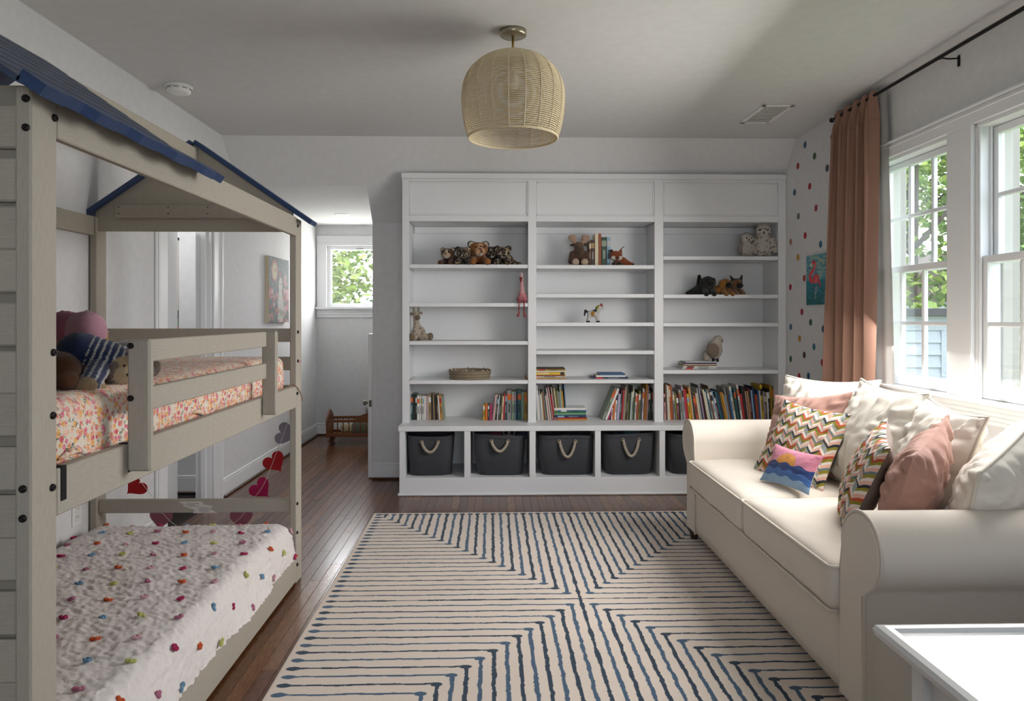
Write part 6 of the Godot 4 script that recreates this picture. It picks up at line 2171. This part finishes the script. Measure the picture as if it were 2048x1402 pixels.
func all_books() -> void:
	row(820.5, 889, [["dark teal", 1.6, 0.205], ["black", 1.3, 0.205], ["dark green", 0.9, 0.2], ["white", 1.1, 0.192, "orange"], ["white", 0.8, 0.192, "pale green"], ["off-white", 0.8, 0.192, "yellow"], ["white", 0.8, 0.192, "light blue"], ["white", 0.9, 0.19], ["pink", 0.7, 0.192], ["white", 0.8, 0.192], ["tan", 1.0, 0.205], ["charcoal", 1.0, 0.205], ["tan", 0.9, 0.202], ["black", 1.0, 0.2], ["brown", 0.7, 0.2], ["off-white", 0.9, 0.192], ["amber", 0.9, 0.195], ["sage", 0.8, 0.19]], "paperback row below the straw tray", "paperbacks below the straw tray", -5.66, 0.0, 0.0, 5.0, [0.18, 0.21], 1)
	row(966, 984, [["yellow", 0.9, 0.125], ["orange", 1.1, 0.135], ["dark green", 0.9, 0.13], ["magenta", 1.0, 0.13]], "tiny books below the straw tray", "small books below the straw tray", -5.62, 0.0, 0.0, -3.0, [0.1, 0.14], 2)
	row(984.5, 1013, [["pink", 0.8, 0.2], ["off-white", 0.8, 0.2], ["dark brown", 1.0, 0.19], ["white", 0.8, 0.195], ["charcoal", 1.1, 0.195], ["olive", 0.7, 0.2], ["cream", 0.7, 0.19], ["red", 1.0, 0.21], ["dark teal", 1.0, 0.215]], "leaning row below the straw tray", "leaning books below the straw tray", -5.64, -7.0, -5.0, -1.0, [0.18, 0.22], 3)
	row(1013.5, 1054.5, [["grey", 1.9, 0.235, "orange"], ["pale green", 0.7, 0.225, "pink"], ["pale green", 0.7, 0.225, "pink"], ["light blue", 0.7, 0.225, "pink"], ["navy", 0.7, 0.22], ["teal", 1.7, 0.235, "orange"], ["pale green", 0.7, 0.225], ["sage", 0.8, 0.225], ["mustard", 1.3, 0.22]], "upright set below the straw tray", "upright set below the straw tray", -5.64, 0.0, 0.0, 0.0, [0.2, 0.24], 4)
	var pale := ["pale grey", "white", "off-white", "grey", "white", "tan", "brown", "white", "charcoal", "off-white", "pink", "white", "dark brown", "pink", "red", "white", "brown", "cream", "olive", "sage", "grey", "pale green", "amber", "black", "light blue"]
	var l := []
	for p in pale:
		l.append([p])
	row(1074, 1135, l, "slim row beside the flat stack", "slim books beside the flat stack", -5.62, 2.0, 9.0, 4.0, [0.19, 0.285], 5)
	row(1204, 1219, [["sage", 1.2, 0.27], ["white", 1.0, 0.265], ["magenta", 0.9, 0.24]], "trio leaning over the flat stack", "books leaning over the flat stack", -5.62, -23.0, -22.0, -20.0, [0.23, 0.28], 6)
	var mix := ["off-white", "orange", "white", "lavender", "charcoal", "red", "grey", "tan", "black", "olive", "dark green", "pale grey", "sage", "dark green", "off-white", "brick red", "olive", "charcoal", "pale grey", "rust", "amber", "pink", "charcoal", "dark green", "black"]
	l = []
	for i in mix.size():
		var q := [mix[i], 1.6 if mix[i] == "lavender" else 1.0]
		if i == 0:
			q.append(0.14)
		if mix[i] == "amber":
			q.append(0.288)
		l.append(q)
	row(1222, 1306, l, "picture-book row behind the leaning trio", "picture books beside the leaning trio", -5.62, -5.0, -3.5, -2.0, [0.2, 0.275], 7)
	var big := ["pink", "brown", "white", "cream", "orange", "rust", "grey", "olive", "maroon", "black", "pale grey", "sage", "lavender", "red", "yellow", "amber", "cream", "dark green", "brick red", "cream", "pale grey", "charcoal", "lavender", "maroon", "black", "cream", "white", "teal", "grey", "brown", "off-white", "light blue", "maroon", "teal", "navy", "charcoal", "mustard", "amber", "light blue", "grey", "brown", "blue", "off-white", "dark green", "teal", "black", "white", "red", "charcoal", "dark brown", "pink", "tan", "maroon", "light blue", "navy", "brick red", "blue", "white", "yellow", "lavender", "brown", "white", "black", "mustard", "olive"]
	l = []
	for i in big.size():
		l.append([big[i], 1.5 if big[i] in ["red", "yellow", "off-white", "brick red"] else 1.0])
	row(1329, 1549, l, "long row below the fluffy owl", "picture books in the long row", -5.62, 1.5, 13.0, 2.0, [0.19, 0.285], 8)
	# flat stacks
	stack(1140, Vector3(0, LEDGE, 0), [["amber", 0.011, 0.235, 0.02, 0.0], ["red", 0.009, 0.24, 0.015, 0.0], ["navy", 0.014, 0.255, 0.0, 0.0, "light blue"], ["teal", 0.01, 0.25, 0.005, 0.0], ["pale green", 0.007, 0.255, 0.0, 0.0], ["green", 0.013, 0.255, 0.0, 0.0], ["blue", 0.011, 0.23, 0.015, 0.0, "white"], ["white", 0.018, 0.25, 0.0, 0.0]], "stacked between the two standing rows", "flat books between the standing rows", -5.62)
	var y := stack(1092, Vector3(0, shelf_y[1][4], 0), [["amber", 0.008, 0.32, -0.005, 0.0], ["pale grey", 0.012, 0.3, 0.0, 0.0, "pink"], ["rust", 0.008, 0.285, 0.01, 0.0], ["yellow", 0.023, 0.262, 0.02, 0.0], ["white", 0.01, 0.25, 0.035, 0.0], ["mustard", 0.011, 0.235, 0.035, 0.0, "red"], ["dark brown", 0.007, 0.222, 0.04, 0.0]], "stacked above the slim leaning row", "flat books above the slim row", -5.6)
	var tm := TextMesh.new()
	tm.text = "ULTIMATE"
	tm.font_size = 16
	tm.pixel_size = 0.0011
	tm.depth = 0.001
	var tmx := on_z(1117, 750, -5.6).x
	for c in get_children():
		if c.has_meta("label") and str(c.get_meta("label")).begins_with("flat yellow book"):
			var t := part(c, "spine_lettering", tm, plain(Color("f2efe6"), 0.6), Vector3(0, 0, 0))
			t.position = Vector3(0, 0.17, 0.0008)
			t.rotation.z = -PI / 2
			part(c, "spine_end_patch", box_mesh(Vector3(0.0215, 0.03, 0.001), 0.0), plain(Color("1d1c1c"), 0.5), Vector3(0, 0.022, 0.0004))
	stack(1217, Vector3(0, shelf_y[1][4], 0), [["navy", 0.012, 0.29, 0.01, 0.0, "red"], ["white", 0.014, 0.235, 0.02, 0.0], ["blue", 0.013, 0.205, 0.03, 0.0]], "stacked above the picture-book row", "flat books above the picture-book row", -5.6)
	y = stack(1400, Vector3(0, shelf_y[2][3], 0), [["pale grey", 0.012, 0.28, -0.005, 0.0, "red"], ["white", 0.012, 0.27, 0.0, 0.0, "maroon"], ["olive", 0.007, 0.27, 0.0, 0.0], ["pink", 0.008, 0.265, 0.005, 0.0], ["navy", 0.011, 0.265, 0.0, 0.0], ["white", 0.006, 0.24, 0.005, 0.0]], "stacked under the fluffy owl", "flat books under the fluffy owl", -5.6)
	var p := on_z(1431, 700, -5.64)
	var pr := [el(v3(0, 0.095, 0), v3(0.06, 0.075, 0.055), Color("d6c8b6")), el(v3(0.022, 0.165, 0.012), v3(0.042, 0.04, 0.04), Color("ddd1c1")), el(v3(-0.028, 0.09, 0.025), v3(0.052, 0.055, 0.04), Color("93806f")), el(v3(-0.06, 0.04, -0.02), v3(0.03, 0.04, 0.03), Color("c9bcab")), li(v3(-0.02, 0.03, 0.01), v3(-0.02, 0.006, 0.016), 0.01, 0.012, BLK), li(v3(0.016, 0.03, 0.01), v3(0.016, 0.006, 0.016), 0.01, 0.012, BLK)]
	toy("owl_plush", "fluffy beige and brown owl plush standing on a book stack", Vector3(p.x, y, -5.66), 0.2, 1.0, pr, 0.007, [["eye", v3(0.02, 0.175, 0.052), v3(0.004, 0.004, 0.003), BLK], ["eye", v3(0.042, 0.172, 0.046), v3(0.004, 0.004, 0.003), BLK], ["beak", v3(0.033, 0.162, 0.052), v3(0.004, 0.006, 0.004), Color("3b2f28")]], "plush owls on the bookcase", null, 0.012, 0.008)
	# the old books between the moose and the fox
	var ox := on_z(1178.5, 500, -5.6).x
	var sy: float = shelf_y[1][0]
	var x := ox
	for q in [["brown", 0.014, 0.2, "cream", "worn brown book beside the moose plush"], ["dark brown", 0.03, 0.205, "tan", "thick dark brown old book with a tan band near the moose"], ["cream", 0.03, 0.255, "", "tall cream old book, tallest beside a rust one"], ["rust", 0.022, 0.256, "", "tall rust-red old book next to the cream one"], ["dark green", 0.043, 0.228, "sage", "wide dark green old book with faded spine"], ["light blue", 0.028, 0.228, "pale grey", "pale blue old book beside the fox plush"]]:
		book(q[4], Vector3(x + q[1] * 0.5, sy + 0.0003, -5.6), q[1] * 0.94, q[2], 0.15, 0.0, q[0], "old books between moose and fox", q[3])
		x += q[1]

func outdoors() -> void:
	var gy := -0.7
	var grass := grained(Color("6f9a35"), 0.95, Vector3.ONE * 0.35, 0.6, 0.0, 71, 5)
	var ground := struct("ground", boxes([[Vector3(-40, gy - 0.3, -60), Vector3(60, gy, 14)]]), grass)
	# shed with lapped siding
	var zs := -8.0
	var s := thing("garden_shed", "pale grey lap-sided shed with a dark flat roof edge outside", "shed", Vector3(0, 0, 0))
	var paint := grained(Color("9fa6ad"), 0.7, Vector3.ONE * 3.0, 0.9, 0.0, 72)
	var x0 := 3.1
	var x1 := on_z(1900, 650, zs).x
	var xc := on_z(1880, 650, zs).x
	slab(s, "core", Vector3(x0, gy, zs - 2.2), Vector3(x1 - 0.01, 1.36, zs - 0.02), paint, 0.0)
	var y := on_z(1800, 661, zs).y
	var k := 0
	while y - k * 0.141 > gy:
		var yt := y - k * 0.141
		var st := begin()
		var o := [Vector2(zs - 0.02, yt), Vector2(zs + 0.002, yt), Vector2(zs + 0.022, yt - 0.139), Vector2(zs - 0.02, yt - 0.139)]
		part(s, "siding_board", across(x0, xc, o), paint)
		k += 1
	slab(s, "frieze_board", Vector3(x0, y, zs - 0.02), Vector3(x1, on_z(1800, 632, zs).y, zs + 0.02), paint, 0.004)
	slab(s, "corner_board", Vector3(xc, gy, zs - 0.03), Vector3(x1, y, zs + 0.028), paint, 0.004)
	slab(s, "roof_edge", Vector3(x0 - 0.1, on_z(1800, 632, zs).y, zs - 2.3), Vector3(x1 + 0.12, on_z(1800, 617, zs).y, zs + 0.14), plain(Color("2e2f31"), 0.8), 0.006)
	# the outside boards of the windows, seen through the panes
	for q in 2:
		var w := frame_node("trim_exterior")
		var zf: float = WIN_Z[q] - WIN_W * 0.5
		slab(w, "exterior_casing", Vector3(XR + 0.16, WIN_Y0 - 0.06, zf - 0.1), Vector3(XR + 0.21, WIN_Y1 + 0.1, zf + 0.012), plain(Color("9a958d"), 0.7), 0.004)
		slab(w, "exterior_stop", Vector3(XR + 0.112, WIN_Y0, zf + 0.018), Vector3(XR + 0.16, WIN_Y1, zf + 0.03), plain(Color("a8a49c"), 0.7), 0.003)
	# neighbour's house
	var h := thing("neighbour_house", "white neighbouring house with a brown-grey roof behind the trees", "house", Vector3(18.5, gy, -29))
	slab(h, "wall", Vector3(-3.5, 0, -3), Vector3(3.5, 2.7, 3), plain(Color("c9ced2"), 0.8), 0.01)
	part(h, "roof", along(-3.3, 3.3, [Vector2(-4.0, 2.6), Vector2(4.0, 2.6), Vector2(2.0, 4.4), Vector2(-2.0, 4.4)]), grained(Color("6b5f57"), 0.9, Vector3.ONE * 2.0, 0.8, 0.0, 73))
	for xx in [-2.0, 0.3, 2.2]:
		var wn := slab(h, "window", Vector3(xx - 0.45, 0.9, 3.0), Vector3(xx + 0.45, 2.1, 3.06), plain(Color("e4e4e2"), 0.6), 0.01)
		part(wn, "pane", box_mesh(Vector3(0.74, 1.04, 0.01), 0.0), plain(Color("3a444c"), 0.15), Vector3(0, 0, 0.03))
	# trees
	var leaf := begin()
	face(leaf, [Vector3(0, 0, 0), Vector3(0.5, 0.12, 0.55), Vector3(0, 0, 1.2)], Vector3.UP)
	face(leaf, [Vector3(0, 0, 0), Vector3(0, 0, 1.2), Vector3(-0.5, 0.12, 0.55)], Vector3.UP)
	var lm := done(leaf)
	var green := StandardMaterial3D.new()
	green.vertex_color_use_as_albedo = true
	green.roughness = 0.7
	green.backlight_enabled = true
	green.backlight = Color(0.5, 0.5, 0.5)
	var spots_ := [
		[Vector3(5.6, gy, -13.5), 6.2, 1.9, 3200, 0.16, "young bright green tree close behind the shed", 0],
		[Vector3(9.2, gy, -15.5), 7.0, 2.4, 3600, 0.17, "yellow-green tree with forked branches behind the shed's corner", 1],
		[Vector3(11.5, gy, -21), 8.5, 3.0, 3800, 0.2, "tall leafy tree beyond the shed", 0],
		[Vector3(14.5, gy, -19.5), 7.5, 2.6, 3600, 0.2, "full green tree near the white neighbouring house", 2],
		[Vector3(23.5, gy, -27), 8.0, 3.4, 3600, 0.25, "broad green tree across the lawn", 2],
		[Vector3(26, gy, -34), 10.0, 4.5, 3600, 0.32, "large dark green tree at the far end of the lawn", 2],
		[Vector3(16, gy, -34), 10.0, 4.5, 3600, 0.32, "large tree rising behind the neighbouring house", 0],
		[Vector3(-4.4, gy, -12.9), 4.6, 2.6, 9000, 0.12, "bright green tree with a leaning trunk outside the alcove window", 1],
		[Vector3(-2.2, gy, -17.5), 5.2, 2.8, 6000, 0.16, "darker green tree behind the leaning one at the alcove window", 2],
	]
	for q in spots_:
		tree(q[0], q[1], q[2], q[3], q[4], q[5], q[6], lm, green)
	# hedge and flowers at the edge of the lawn
	var rr := RandomNumberGenerator.new()
	rr.seed = 40
	for i in 5:
		var c := Vector3(17.0 + i * 2.0, gy, -22.5 - i * 1.2)
		var hd := thing("shrub", ["low rounded shrub at the near end of the lawn's edge", "round shrub beside orange flowers at the lawn's edge", "loose shrub in the middle of the lawn's edge", "dense shrub past the middle of the lawn's edge", "dark shrub at the far end of the lawn's edge"][i], "shrub", c, 0.0, "shrubs along the lawn")
		var mm := leaves(900, func(k2): return Vector3(rr.randfn(0, 0.55), absf(rr.randfn(0.5, 0.35)), rr.randfn(0, 0.5)), 0.16, [Color(0.09, 0.17, 0.03), Color(0.11, 0.19, 0.035), Color(0.1, 0.18, 0.03)], rr, lm)
		var f := MultiMeshInstance3D.new()
		f.name = "foliage"
		f.multimesh = mm
		f.material_override = green
		f.set_meta("kind", "stuff")
		hd.add_child(f)
func leaves(n: int, where: Callable, size: float, tones: Array, rr: RandomNumberGenerator, lm: Mesh) -> MultiMesh:
	var mm := MultiMesh.new()
	mm.transform_format = MultiMesh.TRANSFORM_3D
	mm.use_colors = true
	mm.mesh = lm
	mm.instance_count = n
	for i in n:
		var b := Basis.from_euler(Vector3(rr.randf_range(-0.9, 0.9), rr.randf() * TAU, rr.randf_range(-0.9, 0.9))).scaled(Vector3.ONE * size * rr.randf_range(0.6, 1.3))
		mm.set_instance_transform(i, Transform3D(b, where.call(i)))
		var c: Color = tones[rr.randi() % tones.size()]
		mm.set_instance_color(i, c * rr.randf_range(0.8, 1.25))
	return mm
func tree(at: Vector3, h: float, r: float, n: int, size: float, label: String, kind: int, lm: Mesh, green: Material) -> void:
	var rr := RandomNumberGenerator.new()
	rr.seed = int(at.x * 100.0) + int(at.z * 10.0)
	var t := thing("tree", label, "tree", at, 0.0, "trees outside the windows")
	var bark := grained(Color("4d443c"), 0.95, Vector3(3, 1, 3), 0.6, 0.0, 74)
	var lean := Vector3(rr.randf_range(-0.4, 0.4), 0, rr.randf_range(-0.4, 0.4))
	var trunk := [Vector3.ZERO, lean * 0.3 + Vector3(0, h * 0.25, 0), lean * 0.6 + Vector3(0, h * 0.5, 0), lean + Vector3(0, h * 0.8, 0)]
	part(t, "trunk", tube_mesh(trunk, [0.13, 0.1, 0.07, 0.03], 9), bark)
	var blobs := []
	for k in 11:
		var a := rr.randf() * TAU
		var y := lerpf(0.3, 0.98, rr.randf()) * h
		var reach := r * rr.randf_range(0.35, 0.95) * sqrt(maxf(0.1, 1.0 - pow((y / h - 0.55) / 0.5, 2.0)))
		var tip := Vector3(cos(a) * reach, y, sin(a) * reach)
		var from := lean * (0.5 * y / h) + Vector3(0, y * 0.62, 0)
		part(t, "branch", tube_mesh([from, from.lerp(tip, 0.5) + Vector3(0, -0.1, 0), tip], [0.06, 0.04, 0.012], 6), bark)
		blobs.append([tip, r * rr.randf_range(0.28, 0.5)])
	var tones: Array = [[Color(0.15, 0.25, 0.035), Color(0.19, 0.29, 0.05), Color(0.16, 0.26, 0.04)], [Color(0.2, 0.27, 0.04), Color(0.26, 0.33, 0.06), Color(0.14, 0.22, 0.03)], [Color(0.1, 0.18, 0.03), Color(0.13, 0.22, 0.04), Color(0.11, 0.2, 0.035)]][kind]
	var mm := leaves(n, func(i):
		var b: Array = blobs[i % blobs.size()]
		return b[0] + Vector3(rr.randfn(0, 0.55), rr.randfn(0, 0.45), rr.randfn(0, 0.55)) * b[1], size, tones, rr, lm)
	var f := MultiMeshInstance3D.new()
	f.name = "foliage"
	f.multimesh = mm
	f.material_override = green
	f.set_meta("kind", "stuff")
	t.add_child(f)
